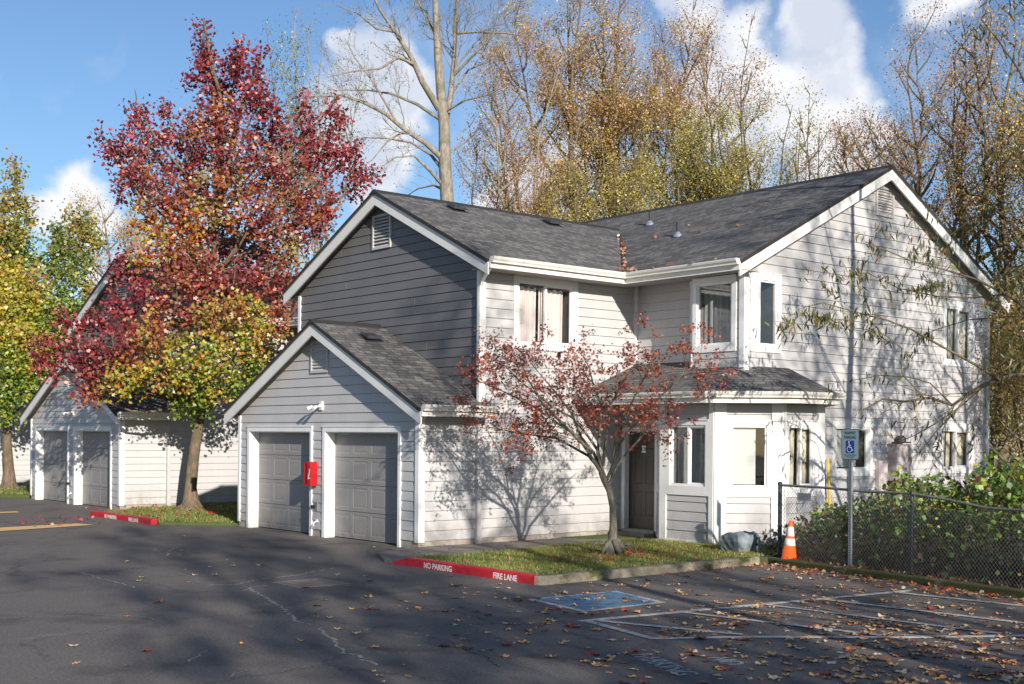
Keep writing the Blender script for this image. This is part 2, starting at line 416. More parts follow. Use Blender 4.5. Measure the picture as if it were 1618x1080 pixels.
# ---------------------------------------------------------------- mesh building
class MB:
    def __init__(s): s.v = []; s.f = []; s.m = []; s.uv = {}
    def pt(s, p): s.v.append((p[0], p[1], p[2])); return len(s.v) - 1
    def face(s, pts, mi=0, uv=None):
        ids = [s.pt(p) for p in pts]; s.f.append(ids); s.m.append(mi)
        if uv: s.uv[len(s.f) - 1] = uv
    def hexa(s, b, t, mi=0):
        """b, t: four bottom and four top corners in the same order (counter-clockwise seen from above)"""
        i = [s.pt(p) for p in b] + [s.pt(p) for p in t]
        for q in ((3, 2, 1, 0), (4, 5, 6, 7), (0, 1, 5, 4), (1, 2, 6, 5), (2, 3, 7, 6), (3, 0, 4, 7)):
            s.f.append([i[k] for k in q]); s.m.append(mi)
    def box(s, x0, x1, y0, y1, z0, z1, mi=0):
        s.hexa([(x0, y0, z0), (x1, y0, z0), (x1, y1, z0), (x0, y1, z0)], [(x0, y0, z1), (x1, y0, z1), (x1, y1, z1), (x0, y1, z1)], mi)
    def extrude(s, poly, d, mi=0):
        """closed prism from a planar polygon of 3-D points, moved by vector d"""
        n = len(poly); a = [s.pt(p) for p in poly]; b = [s.pt((p[0] + d[0], p[1] + d[1], p[2] + d[2])) for p in poly]
        s.f.append(a[::-1]); s.m.append(mi); s.f.append(b); s.m.append(mi)
        for i in range(n):
            j = (i + 1) % n; s.f.append([a[i], a[j], b[j], b[i]]); s.m.append(mi)
    def tube(s, pts, rad, n=6, mi=0, cap=True):
        pts = [Vector(p) for p in pts]; k = len(pts)
        if not hasattr(rad, '__len__'): rad = [rad] * k
        prev = None; rings = []
        for i in range(k):
            d = (pts[min(i + 1, k - 1)] - pts[max(i - 1, 0)])
            if d.length < 1e-9: d = Vector((0, 0, 1))
            d.normalize()
            if prev is None:
                a = d.cross(Vector((0, 0, 1)))
                if a.length < .1: a = d.cross(Vector((1, 0, 0)))
            else:
                a = prev - d * prev.dot(d)
                if a.length < 1e-6: a = d.cross(Vector((.3, .5, .8)))
            a.normalize(); b = d.cross(a); prev = a
            base = len(s.v); r = rad[i]
            for q in range(n):
                an = 2 * math.pi * q / n; u = math.cos(an) * r; w = math.sin(an) * r
                s.v.append((pts[i].x + a.x * u + b.x * w, pts[i].y + a.y * u + b.y * w, pts[i].z + a.z * u + b.z * w))
            rings.append(base)
        for i in range(k - 1):
            A, B = rings[i], rings[i + 1]
            for q in range(n):
                r2 = (q + 1) % n
                s.f.append([A + q, A + r2, B + r2, B + q]); s.m.append(mi)
        if cap and n > 3:
            s.f.append([rings[0] + q for q in range(n)][::-1]); s.m.append(mi)
            s.f.append([rings[-1] + q for q in range(n)]); s.m.append(mi)
    def lathe(s, c, prof, n=24, mi=0):
        """revolve (r,z) pairs about a vertical axis through c"""
        rings = []
        for r, z in prof:
            base = len(s.v)
            for q in range(n):
                a = 2 * math.pi * q / n; s.v.append((c[0] + r * math.cos(a), c[1] + r * math.sin(a), c[2] + z))
            rings.append(base)
        for i in range(len(prof) - 1):
            for q in range(n):
                r2 = (q + 1) % n
                s.f.append([rings[i] + q, rings[i] + r2, rings[i + 1] + r2, rings[i + 1] + q]); s.m.append(mi)
        s.f.append([rings[-1] + q for q in range(n)]); s.m.append(mi)
        s.f.append([rings[0] + q for q in range(n)][::-1]); s.m.append(mi)
    def sweep(s, path, z, prof, mi=0):
        """sweep a closed (n,z) profile along an XY polyline with mitred corners; n points to the right of travel"""
        P = [Vector((p[0], p[1])) for p in path]; k = len(P); rings = []
        for i in range(k):
            def nrm(a, b): d = (b - a).normalized(); return Vector((d.y, -d.x))
            n0 = nrm(P[i - 1], P[i]) if i > 0 else nrm(P[i], P[i + 1])
            n1 = nrm(P[i], P[i + 1]) if i < k - 1 else n0
            mt = (n0 + n1); mt = mt / (1 + n0.dot(n1))
            base = len(s.v)
            for a, zz in prof: s.v.append((P[i].x + mt.x * a, P[i].y + mt.y * a, z + zz))
            rings.append(base)
        n = len(prof)
        for i in range(k - 1):
            for q in range(n):
                r2 = (q + 1) % n; s.f.append([rings[i] + q, rings[i] + r2, rings[i + 1] + r2, rings[i + 1] + q]); s.m.append(mi)
        s.f.append([rings[0] + q for q in range(n)]); s.m.append(mi); s.f.append([rings[-1] + q for q in range(n)][::-1]); s.m.append(mi)
    def build(s, name, mats, parent=None, loc=None, smooth=False):
        if not isinstance(mats, (list, tuple)): mats = [mats]
        org = Vector((0, 0, 0))
        if parent is not None: org = ORG[parent.name]
        if loc is None:
            if parent is None:
                a = np.array(s.v); loc = Vector((float(a[:, 0].mean()), float(a[:, 1].mean()), float(a[:, 2].min())))
            else: loc = org
        loc = Vector(loc)
        me = bpy.data.meshes.new(name)
        me.from_pydata([(v[0] - loc.x, v[1] - loc.y, v[2] - loc.z) for v in s.v], [], s.f)
        for q in mats: me.materials.append(q)
        if len(mats) > 1: me.polygons.foreach_set('material_index', s.m)
        if s.uv:
            ul = me.uv_layers.new(name='UVMap')
            for fi, uvs in s.uv.items():
                p = me.polygons[fi]
                for k, li in enumerate(p.loop_indices): ul.data[li].uv = uvs[k]
        if smooth: me.polygons.foreach_set('use_smooth', [True] * len(me.polygons))
        me.update()
        o = bpy.data.objects.new(name, me); COL.objects.link(o)
        ORG[o.name] = loc
        if parent is not None: o.parent = parent; o.location = loc - org
        else: o.location = loc
        return o

class Fr:
    """a wall frame: s along the wall, n outward, z up"""
    def __init__(f, p0, p1, flip=False):
        f.o = Vector((p0[0], p0[1])); d = Vector((p1[0] - p0[0], p1[1] - p0[1])); f.L = d.length; f.u = d.normalized()
        f.n = Vector((f.u.y, -f.u.x)) * (-1 if flip else 1)
    def p(f, s, n, z): q = f.o + f.u * s + f.n * n; return (q.x, q.y, z)
    def box(f, mb, s0, s1, n0, n1, z0, z1, mi=0):
        mb.hexa([f.p(s0, n0, z0), f.p(s1, n0, z0), f.p(s1, n1, z0), f.p(s0, n1, z0)], [f.p(s0, n0, z1), f.p(s1, n0, z1), f.p(s1, n1, z1), f.p(s0, n1, z1)], mi)

EXP = .187; GRV = .0095; JR = random.Random(77)
def siding(mb, f, z0, z1, Lf, Rf, holes=(), zb=.14, brk=()):
    if not callable(Lf): a_ = Lf; Lf = lambda z: a_
    if not callable(Rf): b_ = Rf; Rf = lambda z: b_
    lv = {z0, z1}
    k0 = int(math.floor((z0 - zb) / EXP)); k1 = int(math.ceil((z1 - zb) / EXP)) + 1
    for k in range(k0, k1 + 1):
        for z in (zb + k * EXP, zb + k * EXP + GRV):
            if z0 < z < z1: lv.add(z)
    for h in holes:
        for z in h[2:4]:
            if z0 < z < z1: lv.add(z)
    for z in brk:
        if z0 < z < z1: lv.add(z)
    lv = sorted(lv)
    for za, zc in zip(lv, lv[1:]):
        if zc - za < 1e-5: continue
        mid = (za + zc) / 2; ph = (mid - zb) % EXP; kz = mid - ph
        if ph < GRV: oa = oc = -.010
        else:
            oa = .001 + .017 * (1 - (za - kz) / EXP); oc = .001 + .017 * (1 - (zc - kz) / EXP)
        a, b = Lf(mid), Rf(mid)
        if b - a < .01: continue
        iv = [(a, b)]
        for h in holes:
            if h[2] < mid < h[3]:
                nv = []
                for p, q in iv:
                    if h[1] <= p or h[0] >= q: nv.append((p, q)); continue
                    if p < h[0]: nv.append((p, h[0]))
                    if q > h[1]: nv.append((h[1], q))
                iv = nv
        for p, q in iv:
            pa, pc = (Lf(za), Lf(zc)) if abs(p - a) < 1e-9 else (p, p)
            qa, qc = (Rf(za), Rf(zc)) if abs(q - b) < 1e-9 else (q, q)
            if qc < pc: pc = qc = (pc + qc) / 2
            mb.face([f.p(pa, oa, za), f.p(qa, oa, za), f.p(qc, oc, zc), f.p(pc, oc, zc)])
            if ph > GRV and zc - za > .1 and qc - pc > .9 and JR.random() < .4:
                sj = JR.uniform(max(pa, pc) + .2, min(qa, qc) - .2); jw = .0035
                mb.face([f.p(sj - jw, oa + .0012, za), f.p(sj + jw, oa + .0012, za), f.p(sj + jw, oc + .0012, zc - .004), f.p(sj - jw, oc + .0012, zc - .004)], 1)
            if ph > GRV and abs((za - kz) - GRV) < 1e-4:
                mb.face([f.p(pa, -.010, za), f.p(qa, -.010, za), f.p(qa, oa, za), f.p(pa, oa, za)])

def ring_boards(mb, f, s0, s1, z0, z1, w, n0, n1, mi=0, sides='LRTB', ws=None):
    wl = wr = wt = wb = w
    if ws: wl, wr, wt, wb = ws
    if 'L' in sides: f.box(mb, s0 - wl, s0, n0, n1, z0 - wb, z1 + wt, mi)
    if 'R' in sides: f.box(mb, s1, s1 + wr, n0, n1, z0 - wb, z1 + wt, mi)
    if 'T' in sides: f.box(mb, s0, s1, n0, n1, z1, z1 + wt, mi)
    if 'B' in sides: f.box(mb, s0, s1, n0, n1, z0 - wb, z0, mi)

def window(root, f, s0, s1, z0, z1, panes=2, trim=.1, ws=None, inside='blind', open_gap=0, cap=True, deep=.45):
    mb = MB()
    ring_boards(mb, f, s0, s1, z0, z1, trim, -.01, .034, 0, ws=ws)
    wt = ws[2] if ws else trim
    if cap: f.box(mb, s0 - trim * .9, s1 + trim * .9, -.01, .05, z1 + wt + .002, z1 + wt + .022, 0)
    # vinyl frame set in the opening
    v = .04
    f.box(mb, s0, s0 + v, -.045, .012, z0, z1, 1); f.box(mb, s1 - v, s1, -.045, .012, z0, z1, 1)
    f.box(mb, s0 + v, s1 - v, -.045, .012, z0, z0 + v, 1); f.box(mb, s0 + v, s1 - v, -.045, .012, z1 - v, z1, 1)
    gl = MB(); a, b = s0 + v, s1 - v
    if panes == 2:
        c = (a + b) / 2
        f.box(mb, c - .022, c + .022, -.05, .008, z0 + v, z1 - v, 1)
        # the sliding half keeps its own inner sash
        f.box(mb, c + .022, c + .045, -.05, -.012, z0 + v, z1 - v, 1); f.box(mb, b - .022, b, -.05, -.012, z0 + v, z1 - v, 1)
        f.box(mb, c + .045, b - .022, -.05, -.012, z0 + v, z0 + v + .024, 1); f.box(mb, c + .045, b - .022, -.05, -.012, z1 - v - .024, z1 - v, 1)
        spans = [(a, c - .022), (c + .045, b - .022)]
    else: spans = [(a, b)]
    # room behind
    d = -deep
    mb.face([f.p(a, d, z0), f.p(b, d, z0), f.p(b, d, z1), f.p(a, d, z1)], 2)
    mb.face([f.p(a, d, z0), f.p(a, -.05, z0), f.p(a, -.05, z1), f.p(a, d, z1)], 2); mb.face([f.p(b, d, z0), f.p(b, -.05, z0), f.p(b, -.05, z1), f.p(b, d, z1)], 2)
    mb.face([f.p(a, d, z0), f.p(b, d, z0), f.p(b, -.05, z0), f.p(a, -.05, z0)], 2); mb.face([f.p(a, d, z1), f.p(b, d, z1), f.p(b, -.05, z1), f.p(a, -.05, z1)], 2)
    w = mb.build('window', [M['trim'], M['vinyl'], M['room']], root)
    for p, q in spans:
        gl.face([f.p(p, -.03, z0 + v), f.p(q, -.03, z0 + v), f.p(q, -.03, z1 - v), f.p(p, -.03, z1 - v)])
    gl.build('pane', M['glass'], w)
    cm = MB()
    if inside == 'blind':
        z = z1 - v - .02; bb = b - open_gap
        cm_n = -.085
        f.box(cm, a, bb, -.10, -.065, z - .01, z + .018)
        while z > z0 + v + .03:
            cm.face([f.p(a, cm_n - .004, z), f.p(bb, cm_n - .004, z), f.p(bb, cm_n + .004, z - .0245), f.p(a, cm_n + .004, z - .0245)]); z -= .024
        cm.build('blind', M['blind'], w)
    elif inside == 'sheer':
        pts_ = [(a + (b - a) * i / 40, -.16 + .022 * math.sin(i * .9) + .01 * math.sin(i * .37)) for i in range(41)]
        for (p, o1), (q, o2) in zip(pts_, pts_[1:]):
            if .30 < (p - a) / (b - a) < .36: continue
            cm.face([f.p(p, o1, z0), f.p(q, o2, z0), f.p(q, o2, z1 - v), f.p(p, o1, z1 - v)])
        cm.build('curtain', M['sheer'], w)
    elif inside in ('curtain', 'drape'):
        rr = random.Random(int(s0 * 100) + int(z0 * 10)); gaps = []
        if inside == 'curtain': parts = [(a, a + (b - a) * .39), (a + (b - a) * .43, a + (b - a) * .48), (a + (b - a) * .49, a + (b - a) * .91)]
        else: parts = [(a, a + (b - a) * .24), (a + (b - a) * .30, a + (b - a) * .47), (a + (b - a) * .53, b)]
        for p, q in parts:
            nn = max(3, int((q - p) / .018)); zt = z1 - v - (.03 if inside == 'curtain' else 0)
            ph = rr.random() * 6; am = .018
            prev = None
            for i in range(nn + 1):
                s_ = p + (q - p) * i / nn; off = -.14 + am * math.sin(i * .95 + ph) + .006 * math.sin(i * 2.3)
                zt_ = zt - (.05 * abs(math.sin(i * .33 + ph)) if inside == 'curtain' else 0)
                cur = (f.p(s_, off, z0 + v * .5), f.p(s_, off * .9, zt_))
                if prev: cm.face([prev[0], cur[0], cur[1], prev[1]])
                prev = cur
        cm.build('curtain', M['curtain'] if inside == 'curtain' else M['drape'], w)
    return w

def louvre(root, f, s0, s1, z0, z1, mat='vent'):
    mb = MB(); t_ = .045
    ring_boards(mb, f, s0 + t_, s1 - t_, z0 + t_, z1 - t_, t_, -.01, .045)
    n = 9; h = (z1 - z0 - 2 * t_) / n
    for i in range(n):
        z = z0 + t_ + i * h
        mb.hexa([f.p(s0 + t_, .036, z), f.p(s1 - t_, .036, z), f.p(s1 - t_, .028, z + .004), f.p(s0 + t_, .028, z + .004)],
                [f.p(s0 + t_, .036, z + .01), f.p(s1 - t_, .036, z + .01), f.p(s1 - t_, -.02, z + h * .98), f.p(s0 + t_, -.02, z + h * .98)])
    mb.face([f.p(s0 + t_, -.008, z0 + t_), f.p(s1 - t_, -.008, z0 + t_), f.p(s1 - t_, -.008, z1 - t_), f.p(s0 + t_, -.008, z1 - t_)], 1)
    return mb.build('louvre_vent', [M[mat], M['dark_metal']], root)

def panel(mb, f, s0, s1, z0, z1, n, mi=0, g=.035, dp=.006):
    a = [(s0, z0), (s1, z0), (s1, z1), (s0, z1)]
    def inset(d): return [(s0 + d, z0 + d), (s1 - d, z0 + d), (s1 - d, z1 - d), (s0 + d, z1 - d)]
    r0, r1, r2, r3 = a, inset(g * .35), inset(g * .65), inset(g * 1.3)
    for A, B, na, nb in ((r0, r1, n, n - dp), (r1, r2, n - dp, n - dp), (r2, r3, n - dp, n - .002)):
        for i in range(4):
            j = (i + 1) % 4
            mb.face([f.p(A[i][0], na, A[i][1]), f.p(A[j][0], na, A[j][1]), f.p(B[j][0], nb, B[j][1]), f.p(B[i][0], nb, B[i][1])], mi)
    mb.face([f.p(q[0], n - .002, q[1]) for q in r3], mi)

def panel_sheet(mb, f, s0, s1, z0, z1, n, cols, rows, mi=0, g=.035):
    """flat sheet with raised panels: cols/rows are lists of (start,end) spans"""
    xs = [s0] + [v for c in cols for v in c] + [s1]; zs = [z0] + [v for r in rows for v in r] + [z1]
    for i in range(len(xs) - 1):
        for j in range(len(zs) - 1):
            if i % 2 == 1 and j % 2 == 1: panel(mb, f, xs[i], xs[i + 1], zs[j], zs[j + 1], n, mi, g)
            else: mb.face([f.p(xs[i], n, zs[j]), f.p(xs[i + 1], n, zs[j]), f.p(xs[i + 1], n, zs[j + 1]), f.p(xs[i], n, zs[j + 1])], mi)

def text_mesh(body, size, align='CENTER', bold=0.0, sx=1.0, spacing=1.0):
    cu = bpy.data.curves.new('lettering', 'FONT'); cu.body = body; cu.size = size; cu.align_x = align; cu.extrude = .0008
    cu.offset = bold; cu.space_character = spacing
    ob = bpy.data.objects.new('lettering', cu)
    me = bpy.data.meshes.new_from_object(ob)
    bpy.data.objects.remove(ob); bpy.data.curves.remove(cu)
    me.transform(Matrix.Diagonal((sx, 1, 1, 1)))
    return me
def put_text(body, size, pos, right, up, mat, parent, name='lettering', bold=.0, sx=1.0, spacing=1.0):
    me = text_mesh(body, size, bold=bold, sx=sx, spacing=spacing); me.materials.clear(); me.materials.append(mat)
    r, u = Vector(right).normalized(), Vector(up).normalized(); n = r.cross(u)
    me.transform(Matrix(((r.x, u.x, n.x, 0), (r.y, u.y, n.y, 0), (r.z, u.z, n.z, 0), (0, 0, 0, 1))))
    o = bpy.data.objects.new(name, me); COL.objects.link(o)
    o.parent = parent; o.location = Vector(pos) - ORG[parent.name]; ORG[o.name] = Vector(pos)
    return o

# ---------------------------------------------------------------- the near apartment building
B = empty('apartment_building', (14.93, 18.72, 0), 'nearest grey two storey apartment building with the dark grey gable and corner bay windows', 'building', 'grey apartment buildings along the drive')
GY, GZ, MS = 22.18, 4.50, .48           # garage ridge
MY, MZ = 22.05, 7.36                    # main ridge (runs along X)
RX, RZ, RSL = 23.42, 8.05, .5           # right block ridge (runs along Y)
XF, XM = 13.5, 14.93                    # garage front, main gable
YB, YL = 18.72, 25.6                    # lit side wall, far side wall
XR0, XR1, YR = 18.80, 28.0, 15.38       # right block
def roofz(x, y):
    z = 0
    if XM - .3 <= x: z = max(z, MZ - MS * abs(y - MY))
    return z
# walls, light siding
w = MB()
fg = Fr((XF, 25.8), (XF, YB))                     # s runs towards -Y, normal: right of travel = -X
assert fg.n.x < 0
gs = lambda y: 25.8 - y
d1 = (gs(25.28), gs(22.60), 0, 2.20); d2 = (gs(22.02), gs(19.36), 0, 2.20)
gl_ = lambda z: max(0, gs(GY + (GZ - .13 - z) / MS)); gr_ = lambda z: min(fg.L, gs(GY - (GZ - .13 - z) / MS))
siding(w, fg, .14, 4.36, gl_, gr_, [d1, d2], brk=(GZ - .13 - MS * (GY - YB),))
fs = Fr((XF, YB), (XM, YB)); siding(w, fs, .14, 2.62, 0, fs.L)
fb = Fr((XM, YB), (19.28, YB))
wB = (15.88 - XM, 17.38 - XM, 3.99, 5.23)
siding(w, fb, .14, 3.0, 0, 18.78 - XM)
siding(w, fb, 3.0, 5.42, 0, fb.L, [wB])
fd = Fr((18.78, YB), (18.78, 17.6)); dh = (YB - 18.53, YB - 17.66, .14, 2.27)
siding(w, fd, .14, 3.0, 0, fd.L, [dh])
fu = Fr((19.28, YB), (19.28, 17.16)); siding(w, fu, 3.3, 5.42, 0, fu.L)
fsl = Fr((19.28, 17.16), (18.80, 16.68)); siding(w, fsl, 3.3, 5.42, 0, fsl.L, [(.16, .50, 4.0, 5.2)])
fub = Fr((18.80, 16.68), (18.80, YR)); wU = (16.68 - 16.57, 16.68 - 15.66, 3.97, 5.20)
siding(w, fub, 3.3, 5.42, 0, fub.L, [wU])
fr_ = Fr((XR0, YR), (XR1, YR)); rx = lambda x: x - XR0
wR = [(rx(19.25), rx(19.80), 3.96, 5.24), (rx(26.05), rx(27.18), 3.96, 5.22), (rx(21.80), rx(23.0), 1.46, 2.38), (rx(25.94), rx(27.16), 1.46, 2.36)]
rl = lambda z: max(0, rx(RX - (RZ - .13 - z) / RSL)); rr_ = lambda z: min(fr_.L, rx(RX + (RZ - .13 - z) / RSL))
siding(w, fr_, .14, 7.88, rl, rr_, wR, brk=(RZ - .13 - RSL * (RX - XR0), RZ - .13 - RSL * (XR1 - RX)))
# far faces, plain
for p0, p1, zt in (((XR1, YR), (XR1, 26), 5.4), ((XR1, 26), (XR0, 26), 5.4), ((XR0, YL), (XM, YL), 5.4), ((XM, 25.8), (XF, 25.8), 2.6)):
    ff = Fr(p0, p1); siding(w, ff, .14, zt, 0, ff.L)
ff = Fr((XR1, 26), (XR0, 26)); siding(w, ff, 5.4, 7.88, lambda z: max(0, XR1 - (RX + (RZ - .13 - z) / RSL)), lambda z: min(ff.L, XR1 - (RX - (RZ - .13 - z) / RSL)))
# ground floor bay
BP = [(18.78, 17.6), (17.9, 16.7), (17.9, 15.33), (18.82, 14.42), (20.05, 14.42), (21.0, YR)]
bayf = [Fr(BP[i], BP[i + 1]) for i in range(5)]
bw = [(.40, .98, 1.2, 2.37), (16.7 - 16.44, 16.7 - 15.52, 1.2, 2.37), (.31, .98, 1.2, 2.37), (.12, .92, 1.2, 2.37), (.3, 1.0, 1.2, 2.37)]
for f, h in zip(bayf, bw): siding(w, f, .14, 2.86, 0, f.L, [h])
w.build('wall', [M['siding'], M['grey_box']], B)
# dark gable
w = MB(); fm = Fr((XM, YL), (XM, YB)); ms = lambda y: YL - y
siding(w, fm, 2.3, 7.2, lambda z: max(0, ms(MY + (MZ - .13 - z) / MS)), lambda z: min(fm.L, ms(MY - (MZ - .13 - z) / MS)), brk=(MZ - .13 - MS * (MY - YB), MZ - .13 - MS * (YL - MY)))
w.build('gable_wall', [M['dark_siding'], M['siding']], B)['label'] = 'charcoal grey gable wall above the garage'
# foundation strip
w = MB()
for f, hs in ((fg, [d1, d2]), (fs, []), (Fr((XM, YB), (18.78, YB)), []), (fd, []), (fr_, [])) + tuple((f, []) for f in bayf):
    spans = [(0, f.L)]
    if hs: spans = [(0, hs[0][0]), (hs[0][1], hs[1][0]), (hs[1][1], f.L)]
    for a, b_ in spans: w = MB(); f.box(w, a, b_, -.2, -.004, -.05, .139); w.build('foundation', M['concrete'], B)

# corner boards and bay trim
def corner(f, s0, s1, z0, z1, n=.034):
    w = MB(); f.box(w, s0, s1, -.01, n, z0, z1); w.build('trim_board', M['trim'], B)
corner(fg, 0, .09, .12, 2.55); corner(fg, fg.L - .09, fg.L + .034, .12, 2.5)
corner(fs, .0, .11, .12, 2.52)
corner(fb, .0, .11, 2.75, 5.36)
corner(fb, 19.28 - XM - .09, 19.28 - XM, 3.75, 5.4)
corner(Fr((XM, YL), (XM, YB)), fm.L - .07, fm.L + .034, 3.1, 5.36); corner(fm, 0, .10, 2.6, 5.40)
corner(fub, fub.L - .09, fub.L + .034, 3.5, 5.42); corner(fr_, 0, .12, 3.45, 5.36)
corner(fr_, fr_.L - .12, fr_.L, .14, 5.35)
corner(fsl, fsl.L - .12, fsl.L, 3.5, 5.42)
for i, f in enumerate(bayf):
    a, b_ = bw[i][:2]
    corner(f, 0, a - .085, .10, 2.84); corner(f, b_ + .085, f.L, .10, 2.84)
    corner(f, a - .083, b_ + .083, 1.02, 1.115, .034)
    corner(f, a - .083, b_ + .083, .10, .16, .03)

# windows
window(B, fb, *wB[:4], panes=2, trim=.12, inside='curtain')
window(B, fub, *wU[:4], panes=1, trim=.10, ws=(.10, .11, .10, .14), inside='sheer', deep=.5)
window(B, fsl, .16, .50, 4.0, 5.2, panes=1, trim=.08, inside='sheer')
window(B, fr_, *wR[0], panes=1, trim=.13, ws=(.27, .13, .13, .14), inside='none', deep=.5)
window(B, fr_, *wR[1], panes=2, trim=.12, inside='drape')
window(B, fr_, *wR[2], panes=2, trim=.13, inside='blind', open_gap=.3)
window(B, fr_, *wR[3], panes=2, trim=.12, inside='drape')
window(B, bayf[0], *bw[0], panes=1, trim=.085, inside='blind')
window(B, bayf[1], *bw[1], panes=2, trim=.085, inside='sheer')  # shaded blinds here: their shade is put into the dark grey sheer
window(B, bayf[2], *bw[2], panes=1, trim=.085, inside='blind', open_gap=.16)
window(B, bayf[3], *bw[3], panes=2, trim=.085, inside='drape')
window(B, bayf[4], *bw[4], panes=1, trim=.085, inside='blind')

# garage doors
for h in (d1, d2):
    s0, s1 = h[0], h[1]; mb = MB()
    N_ = -.20
    cw = (s1 - s0) / 4; rh = 2.2 / 4
    cols = [(s0 + i * cw + .07, s0 + (i + 1) * cw - .07) for i in range(4)]
    rows = [(.02 + j * rh + .08, .02 + (j + 1) * rh - .07) for j in range(4)]
    panel_sheet(mb, fg, s0, s1, .02, 2.2, N_, cols, rows, g=.045)
    for j in range(1, 4): fg.box(mb, s0, s1, N_ - .002, N_ + .004, .02 + j * rh - .004, .02 + j * rh + .004, 1)
    g = mb.build('garage_door', [M['garage_door'], M['dark_metal']], B)
    mb = MB()
    fg.box(mb, s0 - .005, s0 + .035, N_, .0, .0, 2.2); fg.box(mb, s1 - .035, s1 + .005, N_, .0, .0, 2.2); fg.box(mb, s0 + .035, s1 - .035, N_, .0, 2.165, 2.2)
    fg.box(mb, s0 - .09, s0 + .012, .0005, .036, .0, 2.29); fg.box(mb, s1 - .012, s1 + .07, .0005, .036, .0, 2.29); fg.box(mb, s0 + .012, s1 - .012, .0005, .036, 2.19, 2.29)
    fg.box(mb, s0 - .10, s1 + .08, .0, .05, 2.292, 2.312)
    mb.build('door_frame', M['trim'], g)

# entry door
mb = MB(); s0, s1 = dh[0], dh[1]; dn = -.10; dw = s1 - s0
panel_sheet(mb, fd, s0, s1, .19, 2.25, dn, [(s0 + .12, s0 + dw / 2 - .05), (s0 + dw / 2 + .05, s1 - .12)], [(.43, .98), (1.14, 1.76), (1.88, 2.13)], g=.05)
D = mb.build('entry_door', M['door'], B)
mb = MB()
fd.box(mb, s0 - .09, s0, dn, .036, .16, 2.34); fd.box(mb, s1, s1 + .05, dn, .036, .16, 2.34); fd.box(mb, s0, s1, dn, .036, 2.25, 2.34)
fd.box(mb, s0 - .02, s1 + .02, dn, .09, .13, .188, 1)
mb.build('door_frame', [M['trim'], M['concrete']], D)
mb = MB(); fd.box(mb, s0 + dw / 2 - .055, s0 + dw / 2 + .055, dn + .001, dn + .008, 1.80, 1.95)
pl = mb.build('number_plate', M['plastic_white'], D)
put_text('C8', .10, fd.p(s0 + dw / 2, dn + .010, 1.845), (fd.u.x, fd.u.y, 0), (0, 0, 1), M['blackrub'], D, 'number', .001)
mb = MB(); kn = Vector(fd.p(s1 - .07, dn + .03, 1.02)); mb.lathe(kn, [(.012, -.03), (.03, -.02), (.034, 0), (.03, .02), (.012, .03)], 12)
mb.build('door_handle', M['brass'], D, smooth=True); mb = MB(); q = Vector(fd.p(s1 - .07, dn + .0, 1.16)); mb.lathe(q, [(.015, -.02), (.02, 0), (.015, .02)], 10)
mb.build('deadbolt', M['brass'], D, smooth=True)
# entry step slab belongs to the house
mb = MB(); fd.box(mb, s0 - .15, s1 + .02, .0, .35, -.02, .128); mb.build('doorstep', M['walk'], B)

# gable vents
louvre(B, fm, ms(22.46), ms(21.76), 6.14, 6.88)
louvre(B, fg, gs(22.60), gs(21.92), 3.42, 4.10)
louvre(B, fr_, rx(23.18), rx(23.86), 6.98, 7.62)

# ---- roofs
def slab(mb, pts, uax, vax, th=.075):
    """roof slab: pts on the top surface, in order; uax, vax: unit directions for the shingle courses"""
    P = [Vector(p) for p in pts]; n = (P[1] - P[0]).cross(P[2] - P[1]).normalized()
    if n.z < 0: n = -n
    u, v = Vector(uax), Vector(vax).normalized(); o = Vector((0, 0, 0))
    uv = [(p.dot(u), p.dot(v)) for p in P]
    mb.face(P, 0, uv)
    Q = [p - n * th for p in P]
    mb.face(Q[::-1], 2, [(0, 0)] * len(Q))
    for i in range(len(P)):
        j = (i + 1) % len(P); mb.face([P[i], Q[i], Q[j], P[j]], 1, [(0, 0)] * 4)
RM = [M['shingle'], M['shingle_edge'], M['soffit']]
x0, x1 = 13.20, XM + .0
e = GZ - MS * (GY - 18.30)
mb = MB()
slab(mb, [(x0, 18.30, e), (x1, 18.30, e), (x1, GY, GZ), (x0, GY, GZ)], (1, 0, 0), (0, 1, MS))
slab(mb, [(x0, GY, GZ), (x1, GY, GZ), (x1, 2 * GY - 18.30, e), (x0, 2 * GY - 18.30, e)], (1, 0, 0), (0, -1, MS))
mb.extrude([(x0 - .01, GY - .16, GZ - .16 * MS + .002), (x0 - .01, GY, GZ + .022), (x0 - .01, GY + .16, GZ - .16 * MS + .002)], (x1 - x0 + .01, 0, 0), 1)
gr = mb.build('garage_roof', RM, B)
x0, x1 = 14.64, 22.4; e = MZ - MS * (MY - 18.16)
mb = MB()
slab(mb, [(x0, 18.16, e), (x1, 18.16, e), (x1, MY, MZ), (x0, MY, MZ)], (1, 0, 0), (0, 1, MS))
slab(mb, [(x0, MY, MZ), (x1, MY, MZ), (x1, 25.92, MZ - MS * (25.92 - MY)), (x0, 25.92, MZ - MS * (25.92 - MY))], (1, 0, 0), (0, -1, MS))
mb.extrude([(x0 - .01, MY - .16, MZ - .16 * MS + .002), (x0 - .01, MY, MZ + .022), (x0 - .01, MY + .16, MZ - .16 * MS + .002)], (x1 - x0 - .4, 0, 0), 1)
mr = mb.build('main_roof', RM, B)
y0, y1 = 15.10, 26.3; e2 = RZ - RSL * (RX - 18.34)
mb = MB()
